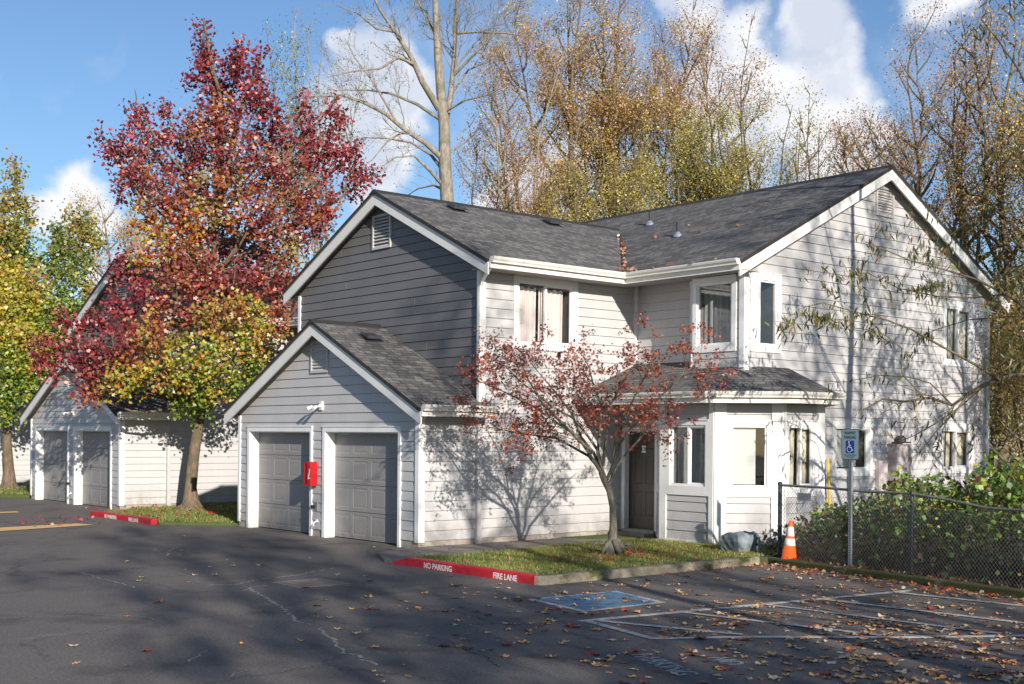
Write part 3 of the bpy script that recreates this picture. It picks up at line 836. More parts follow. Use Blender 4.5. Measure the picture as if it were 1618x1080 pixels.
# left slope is notched where the main roof meets it, so only its own part shows
slab(mb, [(18.34, y1, e2), (18.34, y0, e2), (RX, y0, RZ), (RX, y1, RZ)], (0, 1, 0), (1, 0, RSL))
slab(mb, [(RX, y1, RZ), (RX, y0, RZ), (28.5, y0, RZ - RSL * (28.5 - RX)), (28.5, y1, RZ - RSL * (28.5 - RX))], (0, 1, 0), (-1, 0, RSL))
mb.extrude([(RX - .16, y0 - .01, RZ - .16 * RSL + .002), (RX, y0 - .01, RZ + .022), (RX + .16, y0 - .01, RZ - .16 * RSL + .002)], (0, y1 - y0, 0), 1)
rr2 = mb.build('cross_roof', RM, B)
# pent roof over the bay and door
mb = MB(); pz = 2.98
slab(mb, [(17.45, 18.71, pz), (17.45, 15.14, pz), (18.8, 15.70, 3.52), (18.8, 16.68, 3.52), (19.28, 17.16, 3.712), (19.28, 18.71, 3.712)], (0, 1, 0), (1, 0, .4))
slab(mb, [(17.45, 15.14, pz), (18.63, 13.97, pz), (19.2, 15.38, 3.544), (18.8, 15.38, 3.43), (18.8, 15.70, 3.52)], (.7, -.7, 0), (.7, .7, .4))
slab(mb, [(18.63, 13.97, pz), (19.92, 13.97, pz), (20.2, 15.38, 3.544), (19.2, 15.38, 3.544)], (1, 0, 0), (0, 1, .4))
slab(mb, [(19.92, 13.97, pz), (21.45, 15.38, pz), (20.2, 15.38, 3.544)], (.7, .7, 0), (-.7, .7, .4))
# soffit
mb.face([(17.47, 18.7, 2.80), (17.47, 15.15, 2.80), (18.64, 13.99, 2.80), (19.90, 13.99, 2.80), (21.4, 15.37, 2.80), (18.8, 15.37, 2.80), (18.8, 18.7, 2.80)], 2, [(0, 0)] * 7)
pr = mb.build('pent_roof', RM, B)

# rake boards (white barge boards) and soffit strips
def rake(f, sy0, z_e, s_r, z_r, sy1, n0, name='barge_board'):
    """f: gable frame; boards follow the roof from eave s=sy0 up to ridge s_r and down to sy1, standing n0 proud"""
    mb = MB(); h = .21; tk = .035
    m_ = (z_r - z_e) / abs(s_r - sy0)
    for a in (sy0, sy1):
        sg = 1 if a < s_r else -1
        top_e, top_r = z_e - .078, z_r - .078
        poly = [f.p(a, n0, top_e), f.p(s_r, n0, top_r), f.p(s_r, n0, top_r - h * 1.12), f.p(a, n0, top_e - h * 1.12)]
        mb.extrude(poly, (f.n.x * tk, f.n.y * tk, 0), 0)
        # soffit strip back to the wall
        poly = [f.p(a, n0 - .001, top_e - .05), f.p(s_r, n0 - .001, top_r - .05), f.p(s_r, n0 - .001, top_r - .07), f.p(a, n0 - .001, top_e - .07)]
        mb.extrude(poly, (-f.n.x * (n0 - .001), -f.n.y * (n0 - .001), 0), 1)
    return mb.build(name, [M['rake'], M['soffit']], B)
rake(fg, gs(2 * GY - 18.32), GZ - MS * (GY - 18.32), gs(GY), GZ, gs(18.32), .235)
rake(fm, ms(25.90), MZ - MS * (25.90 - MY), ms(MY), MZ, ms(18.18), .225)
rake(fr_, rx(18.36), RZ - RSL * (RX - 18.36), rx(RX), RZ, rx(28.48), .225)
# gutters
GP = [(0, .0), (.105, .0), (.12, -.012), (.105, -.05), (.075, -.085), (.07, -.115), (0, -.115)]
FP = [(.0, -.03), (.0, -.21), (-.03, -.21), (-.03, -.03)]
def gutter(path, z, name='gutter', soff=0):
    mb = MB(); mb.sweep(path, z, GP)
    mb.sweep(path, z, [(-.001, -.03), (-.001, -.215), (-.035, -.215), (-.035, -.03)], 0)
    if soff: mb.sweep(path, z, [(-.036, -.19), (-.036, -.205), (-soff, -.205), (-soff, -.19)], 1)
    return mb.build(name, [M['gutter'], M['soffit']], B)
gutter([(14.70, 18.14), (18.33, 18.14), (18.33, 15.11)], 5.54, soff=.56)
gutter([(17.44, 18.70), (17.44, 15.13), (18.62, 13.96), (19.93, 13.96), (21.45, 15.36)], pz + .015)
gutter([(13.24, 18.28), (14.90, 18.28)], 2.70, soff=.42)
gutter([(28.5, 15.11), (28.5, 26.2)], RZ - RSL * (28.5 - RX) + .02)
gutter([(14.9, 26.03), (13.24, 26.03)], 2.70)
gutter([(18.3, 25.94), (14.7, 25.94)], 5.53)
# downspouts
mb = MB(); dsx = 14.87
mb.box(dsx - .045, dsx + .045, YB - .09, YB - .02, .06, 2.40); mb.box(dsx - .055, dsx + .055, YB - .10, YB - .02, .03, .35)
mb.build('downspout', M['siding'], B)
mb = MB()
mb.tube([(14.76, 18.19, 5.42), (14.76, 18.22, 5.33), (14.86, 18.58, 5.14), (14.865, 18.65, 5.0)], .038, 8)
mb.box(14.865 - .038, 14.865 + .038, YB - .11, YB - .035, 2.72, 5.05)
mb.build('downspout', M['gutter'], B)
# roof vents, pipes, valley flashing
def roofvent(x, y, z, m_, ax):
    mb = MB(); c = Vector((x, y, z)); a = Vector(ax); up = (Vector((a.y, -a.x, 0)))  # along eave
    sl = Vector((a.x, a.y, m_)).normalized(); nn = Vector((-a.x * m_, -a.y * m_, 1)).normalized(); e_ = Vector((-a.y, a.x, 0))
    def P(u, v, w_): return c + e_ * u + sl * v + nn * w_
    mb.hexa([P(-.22, -.2, 0), P(.22, -.2, 0), P(.22, .2, 0), P(-.22, .2, 0)], [P(-.22, -.2, .012), P(.22, -.2, .012), P(.22, .2, .012), P(-.22, .2, .012)])
    mb.hexa([P(-.15, -.13, .012), P(.15, -.13, .012), P(.15, .15, .012), P(-.15, .15, .012)], [P(-.14, -.12, .07), P(.14, -.12, .07), P(.14, .15, .05), P(-.14, .15, .05)])
    mb.hexa([P(-.20, -.19, .06), P(.20, -.19, .06), P(.17, .19, .04), P(-.17, .19, .04)], [P(-.15, -.13, .11), P(.15, -.13, .11), P(.13, .16, .06), P(-.13, .16, .06)])
    return mb.build('roof_vent', M['dark_metal'], B)
roofvent(16.45, 21.51, MZ - MS * (MY - 21.51), MS, (0, 1)); roofvent(19.3, 21.55, MZ - MS * (MY - 21.55), MS, (0, 1)); roofvent(14.18, 21.42, GZ - MS * (GY - 21.42), MS, (0, 1))
for x, y in ((22.0, 20.94), (20.62, 18.77)):
    z = RZ - RSL * (RX - x); mb = MB()
    mb.tube([(x, y, z - .03), (x, y, z + .31)], .035, 10, 0)
    mb.lathe((x, y, z - .04), [(.12, .0), (.10, .06), (.05, .12), (.042, .13)], 14, 1)
    mb.build('vent_pipe', [M['dark_metal'], M['glasscrack']], B)
mb = MB()
for k in (-.10, .0, .10):
    p0 = Vector((18.45, 18.3, RZ - RSL * (RX - 18.45))); p1 = Vector((21.5, 21.45, RZ - RSL * (RX - 21.5)))
    sx = Vector((k, -k, RSL * k if k < 0 else MS * -k)) * .6
    q = Vector((0, 0, .022))
    wv = Vector((.018, -.018, 0))
    mb.hexa([p0 + sx - wv - q * 2, p0 + sx + wv - q * 2, p1 + sx + wv - q * 2, p1 + sx - wv - q * 2], [p0 + sx - wv + q * .8 + Vector((0, 0, abs(k) * .28)), p0 + sx + wv + q * .8 + Vector((0, 0, abs(k) * .28)), p1 + sx + wv + q * .8 + Vector((0, 0, abs(k) * .28)), p1 + sx - wv + q * .8 + Vector((0, 0, abs(k) * .28))], 0 if k else 1)
mb.build('valley_flashing', [M['glasscrack'], M['dark_metal']], B)

# garage flood light, tap, outlet
mb = MB(); s_ = gs(22.17)
fg.box(mb, s_ - .055, s_ + .055, .0, .05, 2.64, 2.82)
mb.tube([fg.p(s_, .05, 2.73), fg.p(s_, .10, 2.72)], .03, 8)
for sg in (-1, 1):
    mb.tube([fg.p(s_, .09, 2.72), fg.p(s_ - .05 + sg * .06, .14, 2.70), fg.p(s_ - .05 + sg * .09, .17, 2.71)], .014, 6)
    a = Vector(fg.p(s_ - .05 + sg * .09, .16, 2.72)); b_ = Vector(fg.p(s_ - .05 + sg * .12, .27, 2.66))
    mb.tube([a, a + (b_ - a) * .3, b_], [.018, .032, .042], 12)
mb.build('flood_light', M['gutter'], B)
mb = MB(); fg.box(mb, gs(22.42), gs(22.30), .0, .03, .55, .72); mb.tube([fg.p(gs(22.40), .03, .62), fg.p(gs(22.46), .09, .62)], .03, 8, 1)
mb.build('outlet_box', [M['garage_door'], M['blackrub']], B)
mb = MB(); mb.tube([fg.p(gs(22.30), .0, .32), fg.p(gs(22.31), .07, .31), fg.p(gs(22.33), .10, .27), fg.p(gs(22.33), .10, .22)], .016, 8); fg.box(mb, gs(22.34), gs(22.27), .03, .045, .33, .36)
mb.build('water_tap', M['plastic_white'], B)
# meter cabinets, gas marker on the gable side wall
mb = MB(); fr_.box(mb, rx(23.72), rx(24.30), .02, .24, .2, 2.0); fr_.box(mb, rx(23.70), rx(24.32), .02, .26, 2.002, 2.02); fr_.box(mb, rx(23.76), rx(24.26), .241, .25, .9, 1.95)
fr_.box(mb, rx(23.24), rx(23.56), .02, .12, .7, 1.66); fr_.box(mb, rx(23.27), rx(23.53), .121, .13, 1.0, 1.62)
mb.build('meter_cabinet', M['grey_box'], B)
mb = MB(); c_ = fr_.p(rx(24.05), .13, 2.04); mb.lathe(c_, [(.22, 0), (.22, .03), (.12, .03), (.11, .12), (.05, .17)], 16); mb.build('cabinet_lamp', M['dark_metal'], B)
mb = MB(); mb.tube([fr_.p(rx(21.40), .10, 1.72), fr_.p(rx(21.45), .12, .9), fr_.p(rx(21.47), .12, .1)], .028, 8); mb.build('gas_pipe', M['yellow'], B)

# the same building repeated down the drive
for k, lb in ((1, 'second grey apartment building behind the red sweetgum tree'), (2, 'third grey apartment building at the left edge behind the yellow green tree')):
    c = copy_tree(B); c.location = (14.93 + .05 * k, 18.72 + 14.05 * k, 0); c['label'] = lb

# ---------------------------------------------------------------- fire extinguisher cabinet
def red_cabinet(y, z, x=XF):
    r = empty('extinguisher_cabinet', (x, y, z), 'open red fire extinguisher cabinet on the wall between the two garage doors', 'cabinet')
    f = Fr((x, y + .125), (x, y - .125)); mb = MB()
    f.box(mb, 0, .25, .036, .05, z, z + .50)
    for a, b_ in ((0, .015), (.237, .25)): f.box(mb, a, b_, .05, .20, z, z + .50)
    f.box(mb, .015, .237, .05, .20, z, z + .015); f.box(mb, .015, .237, .05, .20, z + .487, z + .50)
    mb.build('box', M['red'], r)
    mb = MB()   # front frame with an open left part and a door panel
    f.box(mb, .0, .03, .201, .212, z, z + .50); f.box(mb, .115, .25, .201, .214, z + .0, z + .50); f.box(mb, .03, .115, .201, .212, z, z + .04); f.box(mb, .03, .115, .201, .212, z + .46, z + .50)
    mb.build('front', M['red'], r)
    mb = MB(); mb.lathe(Vector(f.p(.075, .12, z + .03)), [(.045, 0), (.045, .30), (.025, .35), (.018, .38)], 14); mb.build('extinguisher', M['plastic_white'], r)
    mb = MB(); f.box(mb, .225, .255, .216, .224, z + .15, z + .17)
    mb.extrude([f.p(.165, .216, z + .14), f.p(.195, .216, z + .14), f.p(.243, .216, z + .36), f.p(.222, .216, z + .34)], (f.n.x * .004, f.n.y * .004, 0))
    mb.extrude([f.p(.243, .216, z + .36), f.p(.212, .216, z + .30), f.p(.212, .216, z + .22), f.p(.232, .216, z + .22)], (f.n.x * .004, f.n.y * .004, 0))
    mb.build('emblem', M['plastic_white'], r)
    return r
red_cabinet(22.42, 1.06)

# ---------------------------------------------------------------- ground, road, kerbs, markings
def sheet(name, poly, z, mat, kind='structure', th=0, sub=0):
    mb = MB()
    if th: mb.extrude([(p[0], p[1], z - th) for p in poly], (0, 0, th))
    else: mb.face([(p[0], p[1], z) for p in poly])
    o = mb.build(name, mat, None, (poly[0][0], poly[0][1], z))
    if kind: o['kind'] = kind
    return o
KD = Vector((16.02 - 16.89, 8.26 - 13.44)).normalized()      # direction of the kerb beside the bramble
KA = Vector((16.80, 13.20))
def K(t_, off=0): q = KA + KD * t_ + Vector((-KD.y, KD.x)) * off; return (q.x, q.y)
sheet('ground', [(-60, -80), (140, -80), (140, 220), (-60, 220)], -.06, M['soil'])
sheet('asphalt_lot', [(-40, -60), K(60, 0), K(0, 0), (16.8, 13.2), (13.45, 18.8), (XF + .3, 19.3), (XF + .3, 90), (-40, 90)], 0.0, M['asphalt'])
def kerb(name, path, mat, w_=.15, h=.13, z=0):
    mb = MB(); mb.sweep(path, z, [(0, -.05), (0, h - .02), (-.02, h), (-w_, h), (-w_, -.05)])
    o = mb.build(name, mat); o['kind'] = 'structure'; return o
# grass island in front of the near building
kerb('kerb', [(12.10, 13.2), (16.60, 13.2)], M['kerb'])
# rounded nose between red and plain kerb
kerb('kerb', [(11.66, 13.32), (11.68, 13.26), (11.72, 13.222), (11.80, 13.2), (12.099, 13.2)], M['kerb'])
kr = []
mb = MB(); mb.sweep([(11.655, 16.50), (11.655, 13.321)], 0, [(0, -.05), (0, .115), (-.02, .135), (-.15, .135), (-.15, -.05)])
mb.hexa([(11.655, 16.501, -.05), (11.805, 16.501, -.05), (11.78, 16.95, -.05), (11.60, 16.95, -.05)], [(11.675, 16.501, .134), (11.804, 16.501, .134), (11.76, 16.95, .01), (11.62, 16.95, .01)])
rk = mb.build('red_kerb', M['red_kerb'], None, (11.65, 16.9, 0)); rk['kind'] = 'structure'
put_text('NO PARKING', .125, (11.652, 15.64, .012), (0, -1, 0), (0, 0, 1), M['text_white'], rk, 'lettering', .003, .98)
put_text('FIRE LANE', .125, (11.652, 13.98, .012), (0, -1, 0), (0, 0, 1), M['text_white'], rk, 'lettering', .003, .98)
kerb('mossy_kerb', [(16.601, 13.2), (16.70, 13.21), K(.02), K(3.2)], M['mossy_kerb'], .16, .11)
kerb('mossy_kerb', [K(3.202), K(6.4)], M['mossy_kerb'], .16, .11)
kerb('mossy_kerb', [K(6.402), K(30)], M['mossy_kerb'], .16, .11)
# far island
mb = MB(); mb.sweep([(12.03, 31.0), (12.03, 27.3)], 0, [(0, -.05), (0, .115), (-.02, .135), (-.15, .135), (-.15, -.05)])
rk2 = mb.build('red_kerb', M['red_kerb'], None, (12.03, 31, 0)); rk2['kind'] = 'structure'
put_text('NO PARKING', .125, (12.027, 29.68, .012), (0, -1, 0), (0, 0, 1), M['text_white'], rk2, 'lettering', .003)
put_text('FIRE LANE', .125, (12.027, 28.3, .012), (0, -1, 0), (0, 0, 1), M['text_white'], rk2, 'lettering', .003)
LAWN1 = [(11.80, 13.35), (16.62, 13.35), (16.95, 13.42), (18.9, 13.6), (18.9, 14.5), (17.95, 15.3), (17.95, 16.6), (17.5, 17.15), (15.5, 16.98), (13.8, 16.66), (12.8, 16.55), (12.1, 16.75), (11.80, 16.6)]
WALKP = [(11.80, 16.6), (12.1, 16.75), (12.8, 16.55), (13.8, 16.66), (15.5, 16.98), (17.5, 17.15), (17.95, 16.75), (18.78, 17.6), (18.78, 17.72), (18.2, 17.75), (17.4, 18.1), (17.1, 18.72), (13.4, 18.75), (12.3, 18.3), (11.7, 17.2)]
sheet('lawn', LAWN1, .105, M['turf'], th=.15)
sheet('walkway', WALKP, .045, M['walk'], th=.12)
sheet('lawn', [(17.105, 18.715), (17.405, 18.105), (18.2, 17.755), (18.775, 17.725), (18.775, 18.715)], .062, M['turf'], th=.1)
LAWN2 = [(12.18, 27.2), (13.6, 25.85), (19, 25.7), (19, 33.4), (15.2, 33.4), (13.9, 32.6), (12.9, 31.6), (12.18, 30.9)]
sheet('lawn', LAWN2, .06, M['turf'], th=.15)
LAWN3 = [(12.5, 42.0), (13.8, 39.95), (19, 39.9), (19, 46.8), (15.2, 46.8), (12.5, 45.5)]
sheet('lawn', LAWN3, .105, M['turf'], th=.15)
sheet('planting_bed', [K(-.3, -.0 + .16), K(0, .16), K(40, .16), K(40, 14), (40, 14), (XR1, YR - .0), (XR0, YR - .0), (18.9, 13.55)], .06, M['soil'], th=.1)

def strip(name, pts, w_, mat, z=.004):
    mb = MB(); mb.sweep(pts, 0, [(w_ / 2, z), (-w_ / 2, z), (-w_ / 2, z - .003), (w_ / 2, z - .003)])
    o = mb.build(name, mat, None, (pts[0][0], pts[0][1], 0)); o['kind'] = 'structure'; return o
strip('parking_line', [(9.81, 10.41), (12.97, 10.0), (15.71, 9.66)], .10, M['line'], .004)
strip('parking_line', [(9.86, 10.33), (9.57, 9.03), (10.5, 8.45), (11.82, 7.41), (12.84, 6.76), (14.2, 5.8)], .10, M['line'], .0085)
for a, b_ in (((9.98, 10.25), (10.52, 8.60)), ((11.28, 10.12), (11.70, 7.62)), ((12.66, 9.94), (12.86, 6.90)), ((13.67, 9.82), (13.88, 6.2)), ((15.12, 9.6), (15.24, 7.8))):
    strip('hatch_line', [a, b_], .09, M['line'], .0125)
def flat(name, poly, z, mat):
    o = sheet(name, poly, z, mat); return o
flat('painted_patch_edge', [(10.55, 12.20), (12.12, 12.12), (11.79, 10.88), (10.34, 10.90)], .004, M['blue_edge'])
flat('blue_painted_patch', [(10.64, 12.12), (12.03, 12.04), (11.72, 10.97), (10.44, 10.98)], .008, M['blue'])
flat('speed_bump', [(2.0, 26.6), (4.0, 26.95), (8.58, 27.20), (10.9, 27.85), (10.76, 28.5), (8.92, 28.2), (4.0, 27.9), (2.0, 27.6)], .012, M['speed'])
flat('speed_bump', [(8.0, 32.8), (11.0, 33.2), (11.1, 33.7), (8.0, 33.4)], .012, M['speed'])
st = empty('pavement_lettering', (8.7, 8.0, 0)); st['kind'] = 'structure'
def ground_text(body, size, c, ang, sx=1.0):
    r = Vector((math.cos(ang), math.sin(ang), 0)); u = Vector((-r.y, r.x, 0))
    return put_text(body, size, (c[0], c[1], .005), r, u, M['stencil'], st, 'lettering', .004, sx)
ground_text('PARKING', .34, (8.48, 8.00), math.atan2(-1.0, -.42), .78)
ground_text('NO', .34, (9.08, 7.74), math.atan2(-1.0, -.42), .78)

M['crack'] = worn('crumbled_crack', (.42, .39, .35), .44, .50, 16)
M['tar'] = worn('tar_seam', (.012, .012, .014), .30, .40, 10)
def crackline(name, pts, w_, mat, z, seed):
    r2 = random.Random(seed); P = [Vector(p) for p in pts]; Q = []
    for a, b_ in zip(P, P[1:]):
        n = max(2, int((b_ - a).length / .09))
        for i in range(n): Q.append(a.lerp(b_, i / n) + Vector((r2.gauss(0, .022), r2.gauss(0, .022))))
    mb = MB(); pv = None
    for i, q in enumerate(Q[:-1]):
        d = (Q[i + 1] - q); d = d.normalized() if d.length > 1e-6 else Vector((1, 0)); nn = Vector((d.y, -d.x)) * w_ * r2.uniform(.25, 1.0)
        cur = ((q.x + nn.x, q.y + nn.y, z), (q.x - nn.x, q.y - nn.y, z))
        if pv: mb.face([pv[0], cur[0], cur[1], pv[1]])
        pv = cur
    o = mb.build(name, mat); o['kind'] = 'structure'
def gp_(*l): return [tuple((lambda q: (q.x, q.y))(Vector((0, 0, EYE)) + (at(x, y, 1) - Vector((0, 0, EYE))) * (EYE / (EYE - at(x, y, 1).z)))) for x, y in l]
for k, (pp, w_, mt_) in enumerate(((gp_((328, 924), (375, 923), (400, 916), (450, 911), (500, 903), (535, 895)), .045, 'crack'), (gp_((395, 930), (430, 950), (455, 968), (470, 980), (500, 992)), .05, 'crack'),
  (gp_((500, 992), (525, 1008), (545, 1028), (590, 1048), (620, 1056)), .04, 'crack'), (gp_((300, 1046), (318, 1030), (335, 1022)), .022, 'crack'), (gp_((366, 1018), (395, 1010), (425, 1008)), .02, 'crack'),
  (gp_((262, 878), (268, 870), (278, 864)), .04, 'crack'), (gp_((360, 1068), (385, 1060), (400, 1055)), .02, 'crack'), (gp_((130, 905), (165, 915), (225, 930)), .03, 'crack'), (gp_((380, 935), (398, 928), (440, 922)), .05, 'crack'),
  (gp_((0, 904), (80, 904), (140, 906), (250, 894), (300, 890)), .016, 'tar'), (gp_((540, 945), (640, 935), (760, 922), (800, 918)), .016, 'tar'), (gp_((450, 985), (520, 960), (600, 950), (700, 960), (800, 990)), .014, 'tar'),
  (gp_((0, 980), (60, 974), (190, 968), (330, 962)), .012, 'tar'), (gp_((640, 1000), (700, 1010), (760, 1035), (800, 1060)), .014, 'tar'), (gp_((860, 1000), (960, 1005), (1000, 1020)), .012, 'tar'))):
    crackline('pavement_crack', pp, w_ * .65, M[mt_], .0022 + .0001 * k, k)
# drain grate
gr_o = empty('drain_grate', (9.2, 15.4, 0), 'rusty iron storm drain grate sunk in the drive', 'drain')
mb = MB(); a0 = .42
mb.box(9.2 - a0, 9.2 + a0, 15.4 - a0, 15.4 - a0 + .05, -.02, .006); mb.box(9.2 - a0, 9.2 + a0, 15.4 + a0 - .05, 15.4 + a0, -.02, .006)
mb.box(9.2 - a0, 9.2 - a0 + .05, 15.4 - a0 + .05, 15.4 + a0 - .05, -.02, .006); mb.box(9.2 + a0 - .05, 9.2 + a0, 15.4 - a0 + .05, 15.4 + a0 - .05, -.02, .006)
mb.build('frame', M['rail'], gr_o)
mb = MB()
for i in range(9): mb.box(9.2 - a0 + .06, 9.2 + a0 - .06, 15.4 - a0 + .08 + i * .08, 15.4 - a0 + .115 + i * .08, -.01, .0045)
mb.build('bars', M['rail'], gr_o)
mb = MB(); mb.face([(9.2 - a0, 15.4 - a0, .0015), (9.2 + a0, 15.4 - a0, .0015), (9.2 + a0, 15.4 + a0, .0015), (9.2 - a0, 15.4 + a0, .0015)]); mb.build('pit_shade_sheet', M['blackrub'], gr_o)  # flat black sheet paints the darkness of the pit below the bars

# ---------------------------------------------------------------- traffic cone
def cone(x, y, z):
    r = empty('traffic_cone', (x, y, z), 'orange traffic cone with two white bands beside the fence post', 'traffic cone')
    mb = MB(); mb.box(x - .17, x + .17, y - .17, y + .17, z, z + .03); mb.build('base', M['blackrub'], r)
    H_ = .66; R0, R1 = .135, .028
    rr = lambda h: R0 + (R1 - R0) * (h / H_)
    mb = MB(); mb.lathe((x, y, z + .03), [(R0 + .02, 0), (R0 + .02, .015), (rr(.02), .02), (rr(H_ * .98), H_ * .98), (R1 * .75, H_)], 28); mb.build('body', M['orange'], r, smooth=True)
    for a, b_ in ((.24, .36), (.40, .56)):
        mb = MB(); mb.lathe((x, y, z + .03), [(rr(a) + .001, a), (rr(a) + .004, a + .002), (rr(b_) + .004, b_ - .002), (rr(b_) + .001, b_)], 28); mb.build('reflective_band', M['reflect'], r, smooth=True)
    r.rotation_euler = (R(1.5), R(2.5), R(20))
cone(16.95, 12.86, .055)

# ---------------------------------------------------------------- parking sign
def parking_sign(x, y, z):
    r = empty('parking_sign', (x, y, z), 'reserved accessible parking sign on a perforated steel post by the kerb', 'sign')
    mb = MB(); hw = .030
    fn = Vector((-.99, .12, 0)).normalized(); ri = Vector((fn.y * -1, fn.x, 0)) * -1
    ri = Vector((-fn.y, fn.x, 0)); ri = -ri if ri.dot(RGT) < 0 else ri
    o = Vector((x, y, 0))
    def P(a, b_, zz): q = o + ri * a + fn * b_; return (q.x, q.y, zz)
    def bx(mb, a0, a1, b0, b1, z0, z1, mi=0): mb.hexa([P(a0, b1, z0), P(a1, b1, z0), P(a1, b0, z0), P(a0, b0, z0)], [P(a0, b1, z1), P(a1, b1, z1), P(a1, b0, z1), P(a0, b0, z1)], mi)
    # U-channel perforated post
    bx(mb, -hw, hw, -.006, 0, z, 2.24); bx(mb, -hw, -hw + .006, -.036, -.006, z, 2.24); bx(mb, hw - .006, hw, -.036, -.006, z, 2.24)
    zz = z + .06
    while zz < 1.78: bx(mb, -.008, .008, .0002, .0015, zz, zz + .016, 1); zz += .038
    mb.build('post', [M['metal'], M['blackrub']], r)
    w2, z0, z1 = .178, 1.80, 2.29; rc = .035
    def outline(d):
        pts = []
        for cxs, czs, a0 in ((w2 - d, z0 + d, -90), (w2 - d, z1 - d, 0), (-w2 + d, z1 - d, 90), (-w2 + d, z0 + d, 180)):
            rad = max(rc - d, .008); ccx = cxs - math.copysign(rad, cxs); ccz = czs + (rad if czs < (z0 + z1) / 2 else -rad)
            for k in range(6):
                an = R(a0 + k * 18); pts.append((ccx + rad * math.cos(an), ccz + rad * math.sin(an)))
        return pts
    mb = MB(); mb.extrude([P(a, .002, b_) for a, b_ in outline(0)], tuple(fn * .004)); sg = mb.build('sign_plate', M['sign_green'], r)
    mb = MB(); mb.extrude([P(a, .0062, b_) for a, b_ in outline(.011)], tuple(fn * .001)); mb.build('face', M['sign_face'], sg)
    U = (0, 0, 1)
    def T(b_, s, zc, mat, sx=1.0, bold=.0008): put_text(b_, s, P(0, .0078, zc), ri, U, mat, sg, 'lettering', bold, sx)
    T('RESERVED', .062, 2.208, M['sign_green'], .80, .0014); T('PARKING', .070, 2.135, M['sign_green'], .86, .0014)
    T('STATE DISABLED PARKING', .020, 1.868, M['sign_green'], .98, .0003); T('PERMIT REQUIRED', .020, 1.838, M['sign_green'], .95, .0003)
    mb = MB(); mb.extrude([P(a, .0076, b_) for a, b_ in ((-.085, 1.905), (.085, 1.905), (.085, 2.105), (-.085, 2.105))], tuple(fn * .0008)); mb.build('symbol_panel', M['sign_blue'], sg)
    mb = MB(); L_ = .0088
    def ribbon(pts, w_):
        for (a, b_), (c, d) in zip(pts, pts[1:]):
            v_ = Vector((c - a, d - b_)).normalized(); n_ = Vector((-v_.y, v_.x)) * w_ / 2; e = v_ * w_ * .3
            mb.face([P(a - e.x - n_.x, L_, b_ - e.y - n_.y), P(c + e.x - n_.x, L_, d + e.y - n_.y), P(c + e.x + n_.x, L_, d + e.y + n_.y), P(a - e.x + n_.x, L_, b_ - e.y + n_.y)])
    zc = 1.905
    mb.face([P(-.02 + .014 * math.cos(R(k * 30)), L_, zc + .178 + .014 * math.sin(R(k * 30))) for k in range(12)])
    ribbon([(-.020, zc + .155), (-.016, zc + .095), (.028, zc + .092), (.045, zc + .045), (.062, zc + .050)], .015)
    ribbon([(-.018, zc + .128), (.018, zc + .124)], .012)
    ribbon([(-.022 + .048 * math.cos(R(a)) + .012, zc + .065 + .048 * math.sin(R(a))) for a in range(118, 350, 14)], .012)
    mb.build('wheelchair_symbol', M['plastic_white'], sg)
parking_sign(16.78, 11.55, .06)

# ---------------------------------------------------------------- chain link fence
FP0 = [K(-.02, .30), K(2.85, .30), K(5.6, .30), K(8.4, .30)]
fe = empty('chain_link_fence', (FP0[0][0], FP0[0][1], .05), 'sagging chain link fence with rusty top rail in front of the brambles', 'fence')
TOPZ = [1.355, 1.33, 1.20, 1.30]
for i, (p, zt) in enumerate(zip(FP0, TOPZ)):
    mb = MB(); rad = .036 if i == 0 else .028
    mb.tube([(p[0], p[1], 0), (p[0] + .01, p[1] + .01, zt)], rad, 12); mb.lathe((p[0] + .01, p[1] + .01, zt - .02), [(rad + .006, 0), (rad + .006, .03), (rad * .6, .055)], 12)
    if i == 0:
        for zz in (.25, .62, .98): mb.lathe((p[0], p[1], zz), [(rad + .007, 0), (rad + .007, .025)], 12)
    mb.build('post', M['fence'], fe)
def topz(t_):       # height of the top rail along the fence
    return float(np.interp(t_, [0, 1.0, 1.9, 2.85, 3.6, 4.25, 4.9, 5.6, 8.4], [1.33, 1.33, 1.305, 1.315, 1.245, 1.165, 1.17, 1.20, 1.28]))
mb = MB(); mb.tube([(*K(t_ - .02, .30), topz(t_)) for t_ in np.arange(0, 8.41, .2)], .021, 8); mb.build('top_rail', M['rail'], fe)
mb = MB(); LN = 8.4; dx_ = .062; slope = 1.15
k = -24
tt = -1.3
while tt < LN:
    for sg in (1, -1):
        pts = []
        for s_ in np.linspace(0, 1, 9):
            zz = .07 + s_ * 1.2; tx = tt + (s_ * 1.2 / slope if sg > 0 else 1.2 / slope - s_ * 1.2 / slope)
            if 0 <= tx <= LN and zz <= topz(tx) - .01: pts.append((*K(tx - .02, .30 - .036 + .006 * sg + .02 * math.sin(tx * 1.3) * math.sin(s_ * 3)), zz))
        if len(pts) > 1: mb.tube(pts, .0025, 3, cap=False)
    tt += dx_
mb.build('mesh', M['wire'], fe)
t_ = .45; p = K(t_, .30 - .05); f = Fr(K(t_, .25), K(t_ + .36, .25))
sgn = empty('fence_notice', (*K(t_, .25), 1.09), 'small faded notice hung on the chain link fence near the corner post', 'sign')
mb = MB(); f.box(mb, 0, .33, 0, .004, 1.09, 1.225); mb.build('plate', M['sign_grey'], sgn)
mb = MB()
for zz in (1.19, 1.165, 1.14, 1.115): f.box(mb, .04, .29 - (.06 if zz < 1.12 else 0), .0045, .0055, zz, zz + .007)
mb.build('small_print', M['fence'], sgn)

